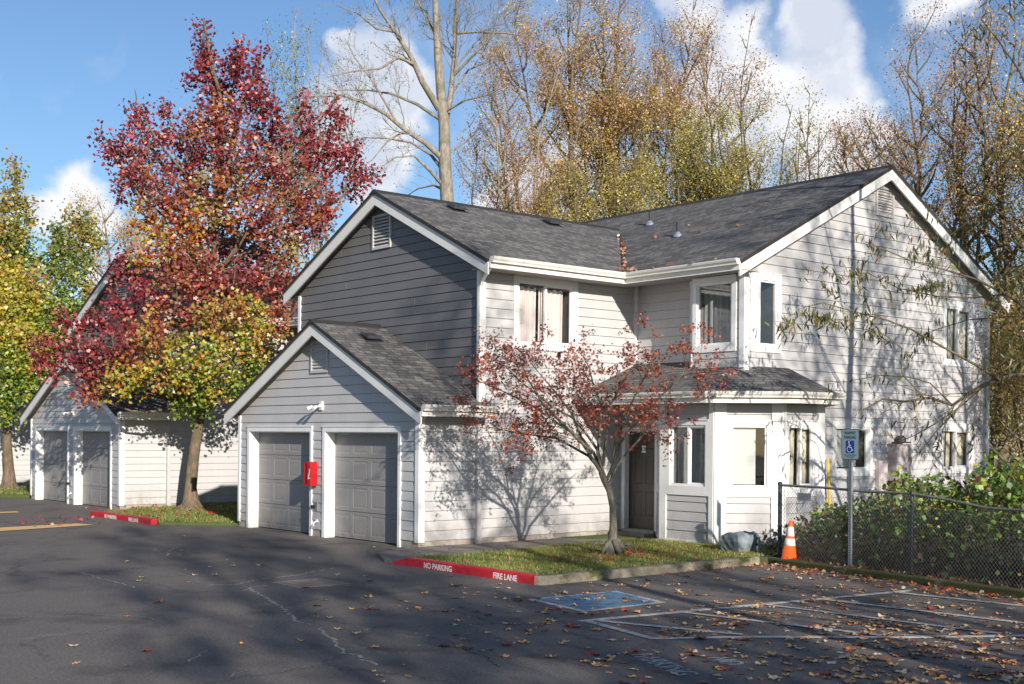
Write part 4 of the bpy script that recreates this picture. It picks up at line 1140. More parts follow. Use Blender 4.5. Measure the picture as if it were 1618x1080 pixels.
# ---------------------------------------------------------------- rock
def rock(c, s, name, label):
    import mathutils.noise as mn
    mb = MB(); n, m_ = 26, 15; rings = []
    for i in range(m_ + 1):
        th = math.pi * i / m_; base = len(mb.v)
        for j in range(n):
            ph = 2 * math.pi * j / n
            d = Vector((math.sin(th) * math.cos(ph), math.sin(th) * math.sin(ph), math.cos(th)))
            q = 1 + .30 * mn.noise(d * 1.3 + Vector((3, 1, 2))) + .10 * mn.noise(d * 4) + .04 * mn.noise(d * 9)
            d2 = Vector((max(-.82, min(.85, d.x)), max(-.8, min(.8, d.y)), min(d.z, .88 + .15 * d.x - .25 * abs(d.y))))
            mb.v.append((c[0] + d2.x * q * s[0], c[1] + d2.y * q * s[1], c[2] + d2.z * q * s[2]))
        rings.append(base)
    for i in range(m_):
        for j in range(n): mb.f.append([rings[i] + j, rings[i + 1] + j, rings[i + 1] + (j + 1) % n, rings[i] + (j + 1) % n]); mb.m.append(0)
    return tag(mb.build(name, M['rock'], None, c), label, 'rock')
M['rock'] = simple('blue_grey_rock', (.17, .20, .22), .8, .55, 4, bmp=.8, bscale=14)
rock((17.32, 14.18, .15), (.33, .36, .40), 'boulder', 'blue grey boulder on the grass against the bay window wall')

# ---------------------------------------------------------------- foliage tools
STAR = []
for k in range(5):
    a = R(90 + (k - 2) * 62); l = (1.0, .92, .72)[abs(k - 2)]
    if k: b_ = R(90 + (k - 2.5) * 62); STAR.append((.30 * math.cos(b_), .30 * math.sin(b_)))
    STAR.append((l * .5 * math.cos(a) , l * .5 * math.sin(a)))
STAR = [(0, -.12)] + STAR[::-1]
STAR = [(x, y + .1, 0) for x, y in STAR]
OVAL = [(0, -.5, 0), (.22, -.15, .04), (.2, .2, .04), (0, .5, -.04), (-.2, .2, .04), (-.22, -.15, .04)]
RHOMB = [(0, -.5, 0), (.3, 0, .05), (0, .5, -.03), (-.3, 0, .05)]
LANCE = [(0, -.5, 0), (.075, -.25, .02), (.095, .02, .03), (.05, .32, 0), (0, .5, -.06), (-.05, .32, 0), (-.095, .02, .03), (-.075, -.25, .02)]
MAPLE = []
for k in range(5):
    a = R(90 + (k - 2) * 50); l = (1.0, .85, .6)[abs(k - 2)]
    if k: b_ = R(90 + (k - 2.5) * 50); MAPLE.append((.16 * math.cos(b_), .16 * math.sin(b_), 0))
    MAPLE.append((l * .5 * math.cos(a), l * .5 * math.sin(a), .02))
MAPLE = [(0, -.1, 0)] + MAPLE[::-1]

def leaves(name, pos, size, tmpl, col, mat, parent=None, down=.8, loc=None, flat_=0.0):
    pos = np.asarray(pos, dtype=np.float64); n = len(pos); T = np.array(tmpl); k = len(T)
    size = np.broadcast_to(np.asarray(size, dtype=np.float64), (n,))
    a = rs.normal(size=(n, 3)) * .55; a[:, 2] -= down; a /= np.linalg.norm(a, axis=1)[:, None]
    nn = rs.normal(size=(n, 3)); nn[:, 2] += flat_ * 3
    # leaves turn their faces a little towards the light
    nn += np.array([-trav.x, -trav.y, -trav.z]) * .7
    nn -= a * np.sum(nn * a, axis=1)[:, None]; nn /= np.linalg.norm(nn, axis=1)[:, None]
    b = np.cross(nn, a)
    V = pos[:, None, :] + size[:, None, None] * (T[None, :, 0, None] * b[:, None, :] + T[None, :, 1, None] * a[:, None, :] + T[None, :, 2, None] * nn[:, None, :])
    V = V.reshape(-1, 3)
    org = ORG[parent.name] if parent is not None else Vector(loc or (0, 0, 0))
    V = V - np.array(org)
    me = bpy.data.meshes.new(name)
    me.vertices.add(n * k); me.vertices.foreach_set('co', V.astype(np.float32).ravel())
    me.loops.add(n * k); me.loops.foreach_set('vertex_index', np.arange(n * k, dtype=np.int32))
    me.polygons.add(n); me.polygons.foreach_set('loop_start', np.arange(0, n * k, k, dtype=np.int32)); me.polygons.foreach_set('loop_total', np.full(n, k, dtype=np.int32))
    ca = me.color_attributes.new('Col', 'FLOAT_COLOR', 'POINT')
    c = np.ones((n, k, 4), dtype=np.float32); c[:, :, :3] = np.asarray(col)[:, None, :]
    ca.data.foreach_set('color', c.ravel())
    me.materials.append(mat); me.update(calc_edges=True)
    o = bpy.data.objects.new(name, me); COL.objects.link(o); ORG[o.name] = org
    if parent is not None: o.parent = parent; o.location = (0, 0, 0)
    else: o.location = org
    return o

def jit(col, n, v=.25, hv=.12):
    c = np.array(col)[None, :] * (1 + rs.uniform(-v, v, (n, 1))) * (1 + rs.uniform(-hv, hv, (n, 3)))
    return np.clip(c, 0, 1)

def curve(p0, p1, n=6, sag=0, wob=.06, rr=rnd):
    p0, p1 = Vector(p0), Vector(p1); L = (p1 - p0).length; pts = []
    o1 = Vector((rr.uniform(-1, 1), rr.uniform(-1, 1), rr.uniform(-1, 1))) * wob * L; o2 = Vector((rr.uniform(-1, 1), rr.uniform(-1, 1), rr.uniform(-1, 1))) * wob * L
    for i in range(n + 1):
        t_ = i / n; p = p0.lerp(p1, t_) + o1 * math.sin(math.pi * t_) + o2 * math.sin(2 * math.pi * t_) * .6
        p.z += sag * math.sin(math.pi * t_) * L
        pts.append(p)
    return pts
def along(pts, t_):
    k = (len(pts) - 1) * min(max(t_, 0), .9999); i = int(k); return Vector(pts[i]).lerp(Vector(pts[i + 1]), k - i)
def dirat(pts, t_):
    k = min(int((len(pts) - 1) * min(max(t_, 0), .999)), len(pts) - 2); return (Vector(pts[k + 1]) - Vector(pts[k])).normalized()

MINR = [.0022]
def ramify(mb, pts, r0, lev, rr, spec, tips, L=None):
    """side branches off pts; spec = list per level of (count per metre, length ratio, angle, upward pull, radius ratio)"""
    if lev >= len(spec): return
    cnt, lr, ang, upp, rrt = spec[lev]
    if L is None: L = sum((Vector(b) - Vector(a)).length for a, b in zip(pts, pts[1:]))
    n = max(1, int(cnt * L + rr.random()))
    for i in range(n):
        t_ = rr.uniform(.18, 1.0) if lev else rr.uniform(.25, 1)
        p = along(pts, t_); d = dirat(pts, t_)
        q = Vector((rr.gauss(0, 1), rr.gauss(0, 1), rr.gauss(0, 1))); q -= d * q.dot(d); q.normalize()
        nd = (d * math.cos(ang) + q * math.sin(ang) + Vector((0, 0, upp))).normalized()
        l = L * lr * rr.uniform(.55, 1.15) * (1.15 - .55 * t_)
        ra = max(r0 * rrt * (1 - .6 * t_), MINR[0])
        end = p + nd * l
        c = curve(p, end, 3 if lev else 4, sag=-.04 if upp < 0 else .05, wob=.09, rr=rr)
        mb.tube(c, [ra * (1 - .75 * k / (len(c) - 1)) for k in range(len(c))], 3 if ra < .02 else 5, cap=False)
        tips.append((lev, c, l))
        ramify(mb, c, ra, lev + 1, rr, spec, tips, l)

# palettes (real leaf colours)
PAL = {
 'R': [(.21, .020, .032), (.31, .035, .045), (.12, .010, .018), (.40, .08, .08), (.26, .05, .03), (.16, .02, .025)],
 'RO': [(.24, .03, .035), (.36, .08, .04), (.15, .018, .02), (.42, .17, .05), (.28, .05, .05), (.20, .09, .04)],
 'O': [(.42, .17, .04), (.36, .10, .04), (.46, .27, .06), (.26, .05, .035), (.34, .22, .05), (.24, .20, .04)],
 'OG': [(.50, .24, .04), (.42, .30, .05), (.45, .12, .035), (.30, .28, .03), (.38, .06, .03)],
 'YG': [(.40, .38, .04), (.28, .32, .03), (.48, .36, .05), (.20, .26, .03), (.46, .20, .04)],
 'G': [(.16, .26, .025), (.24, .34, .035), (.12, .19, .02), (.34, .36, .04), (.20, .28, .05)],
 'DG': [(.08, .13, .02), (.12, .18, .025), (.18, .22, .03), (.26, .26, .04), (.10, .14, .03)],
 'GO': [(.26, .26, .04), (.34, .22, .05), (.20, .20, .03), (.38, .28, .06), (.16, .20, .03)],
 'Y': [(.55, .45, .05), (.45, .40, .05), (.36, .36, .04), (.50, .32, .05), (.30, .33, .03)],
 'gold': [(.58, .34, .09), (.46, .25, .07), (.62, .44, .11), (.34, .19, .07), (.50, .37, .08)],
 'rust': [(.42, .22, .10), (.32, .16, .08), (.48, .29, .12), (.25, .15, .08)],
 'olive': [(.34, .29, .06), (.42, .35, .06), (.26, .22, .06), (.50, .41, .08), (.20, .20, .05)],
}

LMIN = [.33]
def lobed_tree(name, base, trunk, lobes, w, label, cat, leafsize, per_clump, clump_r, barkm, tmpl, dens=1.0, trunk_r=(.22, .05), seed=1, group=None, leafm='leaf'):
    """broadleaf tree: trunk path, lobes = (px,py,rx,ry,depth,palette) read at distance w"""
    rr = random.Random(seed); r = empty(name, base, label, cat, group)
    px = w / 1946.1
    mb = MB(); n = len(trunk)
    tr_ = [Vector(p) for p in trunk]
    rad = [trunk_r[0] + (trunk_r[1] - trunk_r[0]) * (i / (n - 1)) ** .8 for i in range(n)]
    mb.tube([Vector(base) - Vector((0, 0, .05)), Vector(base) + Vector((0, 0, .06))] + tr_[1:], [trunk_r[0] * 1.9, trunk_r[0] * 1.35] + rad[1:], 12)
    for q in range(7):   # root flare
        a = q * 2 * math.pi / 7 + rr.uniform(-.3, .3); e_ = Vector(base) + Vector((math.cos(a), math.sin(a), 0)) * trunk_r[0] * rr.uniform(2.2, 3.2); e_.z = base[2] - .03
        mb.tube([Vector(base) + Vector((math.cos(a) * trunk_r[0] * .6, math.sin(a) * trunk_r[0] * .6, trunk_r[0] * 1.5)), Vector(base) + Vector((math.cos(a), math.sin(a), 0)) * trunk_r[0] * 1.3 + Vector((0, 0, trunk_r[0] * .45)), e_], [trunk_r[0] * .4, trunk_r[0] * .33, trunk_r[0] * .1], 6)
    P, Cc = [], []
    for (lx, ly, rx_, ry_, dep, pal) in lobes:
        c = at(lx, ly, w, dep); a, b_ = rx_ * px, ry_ * px; dr = max(a, b_) * .8
        # limb from trunk to lobe
        cand = [(abs((along(tr_, k / 20) - c).length + max(0, along(tr_, k / 20).z - c.z) * 1.2), k) for k in range(8, 21)]
        t_ = min(cand)[1] / 20; st_ = along(tr_, max(LMIN[0], t_ - .12))
        top = c + Vector((0, 0, b_ * .7))
        limb = curve(st_, c, 6, sag=-.08, wob=.05, rr=rr) + [c.lerp(top, .5) + Vector((rr.uniform(-.1, .1),) * 2 + (0,)), top]
        lr_ = .018 + .012 * (c - st_).length
        mb.tube(limb, [lr_ * (1 - .82 * k / (len(limb) - 1)) for k in range(len(limb))], 6)
        vol = a * b_ * 3.14; ncl = max(4, int(vol * 17 * dens))
        for _ in range(ncl):
            # favour the shell of the lobe
            d = Vector((rr.gauss(0, 1), rr.gauss(0, 1), rr.gauss(0, 1))).normalized(); q = rr.random() ** .42
            p = c + RGT * (d.x * a * q * .93) + FWD * (d.y * dr * q) + UP * (d.z * b_ * q)
            k = min(range(len(limb)), key=lambda i: (Vector(limb[i]) - p).length + max(0, Vector(limb[i]).z - p.z) * .6)
            if rr.random() < .75: mb.tube(curve(limb[k], p, 3, sag=.06, wob=.08, rr=rr), [.012, .009, .006, .004], 3, cap=False)
            m_ = int(per_clump * rr.uniform(.6, 1.4)); cl = rs.normal(size=(m_, 3)) * clump_r * np.array([.8, .8, 1.0]); cl[:, 2] -= clump_r * .4
            P.append(np.array(p)[None, :] + cl)
            base_c = PAL[pal][rr.randrange(len(PAL[pal]))]
            cc = jit(base_c, m_, .3, .15)
            sw = rs.rand(m_) < .3; oc = PAL[pal][rr.randrange(len(PAL[pal]))]
            cc[sw] = jit(oc, int(sw.sum()), .3, .15); Cc.append(cc)
    mb.build('trunk', barkm, r, smooth=True)
    P = np.concatenate(P); Cc = np.concatenate(Cc)
    sz = leafsize * rs.uniform(.65, 1.25, len(P))
    leaves('crown', P, sz, tmpl, Cc, M[leafm], r, down=.7)
    return r, len(P)

# ---------------------------------------------------------------- sweetgum
wg = FWD.dot(Vector((14.9, 31.0, 0)))
tb = at(302, 803, wg); tb.z = .08
tp = [tb] + [at(x, y, wg, d) for x, y, d in ((301, 770, 0), (306, 720, 0), (312, 680, 0), (318, 650, .05), (322, 600, .1), (325, 540, 0), (330, 470, .1), (338, 400, 0), (345, 320, 0), (350, 240, .1), (348, 150, 0), (330, 80, 0), (322, 30, 0))]
GUM = [(321, 58, 13, 40, 0, 'R'), (330, 95, 34, 40, .2, 'R'), (372, 100, 30, 44, -.3, 'R'), (335, 140, 46, 45, .5, 'R'), (395, 120, 30, 40, .4, 'R'), (412, 95, 12, 26, .1, 'R'), (405, 165, 44, 42, -.4, 'R'), (345, 190, 58, 45, -.5, 'RO'),
 (428, 215, 40, 45, .6, 'R'), (300, 215, 42, 45, .8, 'R'), (370, 240, 60, 48, -.9, 'RO'), (425, 270, 42, 45, -.3, 'RO'), (300, 275, 52, 48, .2, 'R'), (265, 215, 22, 25, .3, 'R'),
 (213, 168, 9, 40, .2, 'R'), (222, 210, 24, 40, 0, 'R'), (195, 225, 18, 34, -.4, 'R'), (236, 260, 34, 45, -.4, 'RO'), (180, 240, 13, 20, -.2, 'R'), (205, 285, 34, 38, -.8, 'RO'), (262, 315, 48, 42, -1.0, 'RO'),
 (160, 212, 7, 9, 0, 'R'), (172, 238, 9, 8, 0, 'R'), (258, 172, 7, 9, 0, 'R'), (222, 175, 8, 14, 0, 'R'),
 (483, 165, 12, 30, .6, 'R'), (487, 205, 24, 40, .4, 'R'), (527, 160, 9, 22, .9, 'R'), (533, 195, 22, 35, .8, 'R'), (510, 245, 42, 40, .5, 'R'), (555, 245, 24, 32, 1.0, 'R'), (560, 282, 34, 24, 1.0, 'R'), (590, 272, 12, 12, 1.2, 'R'), (470, 280, 30, 40, 0, 'RO'), (500, 310, 42, 34, .4, 'RO'), (480, 355, 38, 34, .2, 'RO'), (465, 400, 26, 34, .2, 'O'), (460, 445, 30, 35, -.2, 'RO'), (515, 345, 22, 22, .5, 'R'),
 (340, 310, 60, 45, -1.2, 'O'), (405, 330, 48, 45, -.8, 'RO'), (350, 370, 60, 42, 1.2, 'R'), (400, 400, 55, 45, 1.0, 'RO'), (285, 365, 44, 36, -1.4, 'OG'), (235, 345, 30, 34, -.8, 'O'), (250, 400, 44, 36, -1.4, 'OG'), (310, 415, 56, 44, -1.2, 'RO'), (370, 440, 50, 40, -1.0, 'R'), (430, 430, 30, 36, -.2, 'RO'),
 (195, 415, 34, 22, -.7, 'R'), (215, 455, 48, 34, -1.3, 'R'), (280, 470, 54, 42, -1.8, 'RO'), (340, 490, 52, 40, -1.8, 'O'), (150, 492, 22, 14, -.8, 'R'), (185, 500, 40, 32, -1.4, 'R'), (130, 515, 36, 28, -1.2, 'R'), (95, 497, 16, 10, -1.0, 'R'), (80, 545, 28, 26, -1.2, 'R'), (125, 560, 38, 34, -1.8, 'R'), (180, 550, 44, 36, -2.0, 'R'), (75, 580, 20, 18, -1.4, 'R'), (55, 565, 12, 10, -1.2, 'R'), (240, 530, 48, 38, -2.2, 'O'),
 (400, 500, 44, 40, -1.4, 'YG'), (440, 490, 22, 36, -.4, 'RO'), (375, 545, 50, 40, -1.6, 'YG'), (425, 550, 28, 36, -.8, 'OG'), (300, 555, 50, 34, -2.0, 'YG'), (330, 590, 50, 34, -1.6, 'YG'), (255, 585, 44, 32, -2.2, 'YG'), (200, 590, 40, 30, -2.0, 'YG'), (140, 600, 26, 24, -1.8, 'RO'), (150, 625, 22, 12, -1.6, 'RO'), (178, 610, 20, 16, -1.8, 'YG'), (385, 590, 40, 32, -1.0, 'G'), (290, 612, 40, 22, -1.4, 'G'), (345, 622, 34, 20, -1.0, 'YG'), (318, 642, 34, 17, -.6, 'G'), (285, 640, 18, 14, -.7, 'G'), (405, 570, 34, 26, .6, 'G'), (440, 525, 20, 20, .2, 'O')]
_, ng = lobed_tree('sweetgum_tree', tb, tp, GUM, wg, 'tall sweetgum with dark red top, orange middle and green lower leaves beside the second building', 'tree', .128, 22, .155, M['bark_gum'], STAR, dens=1.02, trunk_r=(.185, .03), seed=3)

# ---------------------------------------------------------------- yellow green tree at the left
wl = FWD.dot(Vector((14.5, 45.0, 0)))
tb = at(14, 772, wl); tb.z = .08
tp = [tb] + [at(x, y, wl, 0) for x, y in ((14, 740), (11, 700), (12, 660), (14, 600), (20, 540), (25, 450), (28, 380), (26, 300), (24, 250))]
LT = [(22, 275, 13, 26, 0, 'GO'), (14, 315, 24, 30, 0, 'GO'), (40, 330, 22, 22, .2, 'GO'), (10, 365, 36, 36, -.5, 'GO'), (35, 400, 36, 38, .3, 'G'), (-20, 400, 40, 60, 0, 'G'), (5, 440, 44, 42, -1, 'Y'), (45, 455, 40, 36, -1.2, 'YG'), (20, 500, 50, 40, -1.6, 'Y'), (70, 505, 36, 34, -1.0, 'G'), (40, 550, 48, 36, -1.8, 'YG'), (85, 560, 32, 34, -1.2, 'G'), (0, 590, 50, 40, -1.6, 'G'), (50, 605, 36, 28, -1.4, 'G'), (15, 640, 28, 20, -.8, 'G'), (-30, 520, 50, 60, 0, 'YG'),
 (125, 343, 26, 20, .6, 'GO'), (95, 370, 26, 26, .6, 'DG'), (140, 368, 24, 22, .5, 'GO'), (110, 400, 40, 22, .4, 'DG'), (150, 385, 14, 14, .5, 'GO'), (85, 420, 26, 26, .2, 'DG'), (110, 440, 30, 26, 0, 'DG'), (60, 480, 30, 30, .5, 'G'), (105, 475, 42, 26, 0, 'G'), (140, 455, 18, 16, .2, 'GO'), (110, 510, 34, 26, .3, 'DG'), (150, 480, 10, 14, .2, 'GO')]
_, nl = lobed_tree('yellow_green_tree', tb, tp, LT, wl, 'yellow green sweetgum standing on the grass at the left edge', 'tree', .15, 18, .19, M['bark_gum'], STAR, dens=1.45, trunk_r=(.21, .04), seed=5)

# ---------------------------------------------------------------- small red maple on the island
MB0 = Vector((15.0, 15.1, .10)); wm = FWD.dot(Vector((15.0, 15.1, 0)))
mt = empty('japanese_maple', MB0, 'small red leaved maple on the grass island in front of the entry door', 'tree')
rr = random.Random(21); mb = MB()
def MP(*l): return [at(x, y, wm, d) for x, y, d in l]
trunk = [MB0 + Vector((0, 0, -.05)), MB0 + Vector((0, 0, .10)), MB0 + Vector((0, 0, .25))] + MP((969, 830, 0), (968, 800, 0), (963, 775, .02), (955, 758, 0), (950, 745, 0))
mb.tube(trunk, [.18, .15, .085, .066, .058, .056, .060, .055], 12)
for q in range(9):
    a = q * .7 + rr.uniform(-.2, .2); l = rr.uniform(.22, .42); z0 = rr.uniform(.05, .28)
    mb.tube([MB0 + Vector((math.cos(a) * .06, math.sin(a) * .06, z0)), MB0 + Vector((math.cos(a) * .16, math.sin(a) * .16, z0 * .5)), MB0 + Vector((math.cos(a) * l, math.sin(a) * l, -.02))], [.06, .045, .015], 6)
for a, hgt, ln in ((2.5, .20, .36), (-.55, .17, .40)):
    mb.tube([MB0 + Vector((0, 0, hgt)), MB0 + Vector((math.cos(a) * ln * .8, math.sin(a) * ln * .8, hgt * 1.02)), MB0 + Vector((math.cos(a) * ln, math.sin(a) * ln, hgt * .8)), MB0 + Vector((math.cos(a) * ln * 1.03, math.sin(a) * ln * 1.03, -.02))], [.03, .022, .02, .018], 6)
limbs = [MP((953, 752, 0), (930, 715, -.1), (912, 688, -.2), (880, 668, -.3), (840, 640, -.4), (795, 618, -.5), (752, 600, -.5)),
 MP((951, 748, 0), (938, 715, .1), (918, 690, .2), (905, 655, .3), (880, 622, .4), (856, 594, .4), (838, 572, .5)),
 MP((952, 748, 0), (945, 712, .1), (930, 690, .1), (905, 660, -.1), (870, 640, -.5), (820, 600, -.9), (790, 570, -1.1)),
 MP((954, 750, 0), (944, 716, 0), (948, 680, .1), (950, 640, .2), (937, 605, .3), (930, 578, .3), (918, 558, .3)),
 MP((958, 760, 0), (968, 735, -.05), (972, 700, -.1), (985, 668, -.1), (1000, 632, -.2), (1015, 602, -.3), (1030, 575, -.3), (1044, 550, -.3)),
 MP((962, 765, 0), (975, 735, .1), (1000, 705, .2), (1030, 672, .3), (1060, 640, .3), (1085, 620, .3)),
 MP((966, 742, 0), (980, 700, -.2), (1010, 660, -.5), (1045, 625, -.7), (1080, 590, -.9), (1105, 570, -1.0)),
 MP((955, 750, 0), (930, 720, .3), (880, 692, .7), (820, 684, 1.0), (760, 672, 1.1)),
 MP((953, 735, 0), (958, 690, -.3), (965, 640, -.7), (985, 600, -.9), (1010, 570, -1.0)),
 MP((935, 715, 0), (900, 680, -.6), (860, 640, -1.0), (835, 600, -1.2), (822, 570, -1.3))]
tips = []
SP = [(5.6, .42, .85, .08, .42), (6.8, .5, .8, .04, .5), (6.0, .6, .75, .0, .6)]
for l in limbs:
    n = len(l); mb.tube(l, [.028 * (1 - .86 * i / (n - 1)) + .003 for i in range(n)], 7, cap=False)
    ramify(mb, l, .020, 0, rr, SP, tips)
mb.build('trunk', M['bark_maple'], mt, smooth=True)
P, Cc = [], []
for lev, c, l in tips:
    if lev < 1: continue
    e_ = Vector(c[-1])
    # leaf groups survive in patches
    keep = .62 + .35 * math.sin(e_.x * 2.3 + 1) * math.sin(e_.y * 2.1) * math.cos(e_.z * 2.7)
    if rr.random() > keep: continue
    n = rr.randint(4, 12); q = along(c, .85)
    P.append(np.array(q)[None, :] + rs.normal(size=(n, 3)) * np.array([.05, .05, .045]) - np.array([0, 0, .03]))
    Cc.append(jit(rr.choice([(.28, .035, .022), (.18, .02, .018), (.38, .08, .03), (.11, .018, .015), (.26, .08, .04), (.46, .12, .03), (.22, .05, .03)]), n, .3, .1))
leaves('crown', np.concatenate(P), rs.uniform(.06, .10, sum(len(p) for p in P)), MAPLE, np.concatenate(Cc), M['leaf'], mt, down=.9)

# ---------------------------------------------------------------- generic background tree
def wild_tree(name, base, h, cr, label, seed, nl=26, cb=.25, pal='gold', nleaf=9000, lsize=.085, bark_='bark_brown', tr=.16, lean=(0, 0), spec=None, up=.5, leaders=0, spread=.13, group=None, tmpl=RHOMB, shape=None, lpar=2):
    rr = random.Random(seed); r = empty(name, base, label, 'tree', group); mb = MB(); base = Vector(base)
    n = 10; hk = h * (.95 if leaders else 1); tpts = [base + Vector((lean[0] * (i / n) ** 1.3 + .22 * math.sin(i * 1.1 + seed) * i / n, lean[1] * (i / n) ** 1.3 + .22 * math.cos(i * 1.3 + seed) * i / n, hk * i / n - (.1 if i == 0 else 0))) for i in range(n + 1)]
    mb.tube(tpts, [tr * (1 - (i / n)) ** 1.15 * (1.3 if i == 0 else 1) + .012 for i in range(n + 1)], 9)
    LD = [(tpts, cb, cr)]
    if leaders:
        LD = [(tpts, cb, cr * .62)]
        for q in range(leaders):
            an = rr.uniform(0, 6.28) + q * 2.4; tb_ = rr.uniform(cb * .7, cb + .28); p0 = along(tpts, tb_); zt = base.z + h * rr.uniform(.72, 1.0)
            o_ = Vector((math.cos(an), math.sin(an), 0)) * cr * rr.uniform(.45, .95)
            top = Vector((p0.x, p0.y, 0)) + o_; top.z = zt; m1 = p0.lerp(top, .35) + o_ * .28
            lp = [p0, p0.lerp(m1, .55) + Vector((rr.gauss(0, .1), rr.gauss(0, .1), 0)), m1, m1.lerp(top, .35) + Vector((rr.gauss(0, .15), rr.gauss(0, .15), 0)), m1.lerp(top, .7) + Vector((rr.gauss(0, .15), rr.gauss(0, .15), 0)), top]
            rq = tr * (1 - .8 * tb_) * .5; mb.tube(lp, [rq * (1 - i / 5) ** 1.1 + .010 for i in range(6)], 7, cap=False)
            LD.append((lp, .15, cr * .5))
    spec = spec or [(2.0, .42, .75, .25, .42), (3.2, .45, .7, .15, .5)]
    tips = []; ga = rr.random() * 6
    for i in range(nl):
        path_, cb_, crl = LD[i % len(LD)]
        t_ = cb_ + (1 - cb_) * min(1, ((i + rr.random()) / nl)) ** .75; ga += 2.4 + rr.uniform(-.4, .4)
        p = along(path_, t_); u = (t_ - cb_) / (1 - cb_)
        L_ = crl * ((shape(u) if shape else (.72 + .5 * math.sin(math.pi * min(1, u * 1.1)) - .35 * u)) * rr.uniform(.7, 1.2))
        d = Vector((math.cos(ga), math.sin(ga), up + .7 * u + rr.uniform(-.15, .25))).normalized()
        c = curve(p, p + d * L_ * 1.15, 5, sag=-.07, wob=.05, rr=rr)
        r0 = tr * (1 - .85 * t_) * .5 + .012
        mb.tube(c, [r0 * (1 - .85 * k / 5) for k in range(6)], 5, cap=False)
        tips.append((-1, c, L_)); ramify(mb, c, r0 * .8, 0, rr, spec, tips)
    mb.build('trunk', M[bark_], r, smooth=True)
    if nleaf:
        src = [t_ for t_ in tips if t_[0] >= len(spec) - lpar] or tips
        wts = np.array([t_[2] for t_ in src]); wts = wts / wts.sum()
        idx = rs.choice(len(src), size=nleaf // 5, p=wts); P = []; Cc = []
        for i in idx:
            c = src[i][1]; q = along(c, rr.uniform(.3, 1)); m_ = rr.randint(3, 7)
            P.append(np.array(q)[None, :] + rs.normal(size=(m_, 3)) * spread)
            pp = pal if isinstance(pal, str) else pal((q.z - base.z) / h, rr)
            Cc.append(jit(PAL[pp][rr.randrange(len(PAL[pp]))], m_, .3, .1))
        P = np.concatenate(P); leaves('crown', P, rs.uniform(.6, 1.3, len(P)) * lsize, tmpl, np.concatenate(Cc), M['leaf'], r, down=.5)
    return r
def foot(px, w): q = at(px, 687, w); return Vector((q.x, q.y, 0))
def hgt(py, w): return EYE + (687 - py) * w / 1946.1

# big bare cottonwood
MINR[0] = .006
wc = 44.0
ct = empty('bare_cottonwood', foot(703, wc), 'big leafless pale trunked tree rising behind the main roof', 'tree')
rr = random.Random(4); mb = MB()
def CP(*l): return [at(x, y, wc, d) for x, y, d in l]
tr_ = [foot(706, wc)] + CP((706, 450, 0), (707, 325, 0), (703, 260, 0), (702, 200, 0), (697, 150, 0), (692, 90, 0), (689, 30, 0), (686, -40, 0), (684, -120, 0), (683, -190, .3))
mb.tube(tr_, [.32, .28, .245, .225, .20, .17, .14, .11, .08, .05, .02], 12)
CL_ = [(CP((699, 250, 0), (672, 225, -.3), (640, 205, -.5), (610, 180, -.8), (575, 162, -1), (540, 150, -1.2), (495, 152, -1.3)), .11),
 (CP((701, 270, 0), (680, 243, .3), (650, 225, .6), (610, 218, 1), (570, 217, 1.4)), .07),
 (CP((695, 188, 0), (660, 165, .4), (620, 148, .8), (580, 142, 1.2), (535, 142, 1.5)), .07),
 (CP((694, 172, 0), (668, 130, -.4), (650, 90, -.7), (625, 50, -.9), (600, 15, -1.1), (580, -30, -1.3)), .13),
 (CP((652, 100, -.7), (630, 90, -1), (600, 108, -1.3), (560, 112, -1.6), (515, 122, -1.9)), .06),
 (CP((699, 292, 0), (680, 270, -.6), (655, 246, -1), (625, 248, -1.4), (600, 265, -1.6)), .07),
 (CP((702, 300, 0), (685, 292, .3), (660, 298, .8), (638, 312, 1.2)), .055),
 (CP((700, 215, 0), (712, 150, .4), (718, 90, .6), (720, 30, .9), (727, -40, 1.2), (735, -120, 1.4)), .12),
 (CP((720, 52, .8), (750, 50, .6), (800, 52, .3), (850, 60, 0)), .06),
 (CP((716, 120, .5), (745, 90, 0), (775, 60, -.4), (800, 20, -.8), (820, -30, -1)), .06),
 (CP((700, 178, 0), (735, 158, -.5), (770, 150, -1), (810, 130, -1.5)), .05),
 (CP((712, 150, .4), (740, 110, 1.2), (765, 100, 1.7), (800, 55, 2.2)), .045),
 (CP((690, 60, 0), (670, 20, .8), (650, -20, 1.4), (640, -70, 1.8)), .06),
 (CP((688, 0, 0), (705, -40, -.8), (715, -90, -1.2)), .05),
 (CP((640, 205, -.5), (610, 225, -.8), (590, 250, -1), (560, 275, -1.2)), .04),
 (CP((625, 50, -.9), (595, 45, -1.4), (565, 20, -1.8), (530, 8, -2)), .05),
 (CP((625, 190, -.7), (590, 130, -.9), (560, 90, -1.1), (545, 60, -1.2)), .045),
 (CP((706, 240, 0), (735, 225, .8), (760, 200, 1.4), (775, 235, 1.7)), .035)]
tips = []
SPC = [(3.0, .46, .8, .18, .38), (4.2, .48, .7, .12, .5), (5.0, .5, .65, .1, .6)]
for l, r0 in CL_:
    n = len(l); mb.tube(l, [r0 * (1 - .8 * i / (n - 1)) for i in range(n)], 7, cap=False)
    ramify(mb, l, r0 * .6, 0, rr, SPC, tips)
mb.build('trunk', M['bark_pale'], ct, smooth=True)
P = []
for lev, c, l in tips:
    if lev >= 1 and rr.random() < .10: P.append(np.array(along(c, .95)) + rs.normal(size=3) * .05)
leaves('crown', np.array(P), rs.uniform(.06, .10, len(P)), OVAL, jit((.16, .10, .05), len(P)), M['leaf'], ct, down=.9)

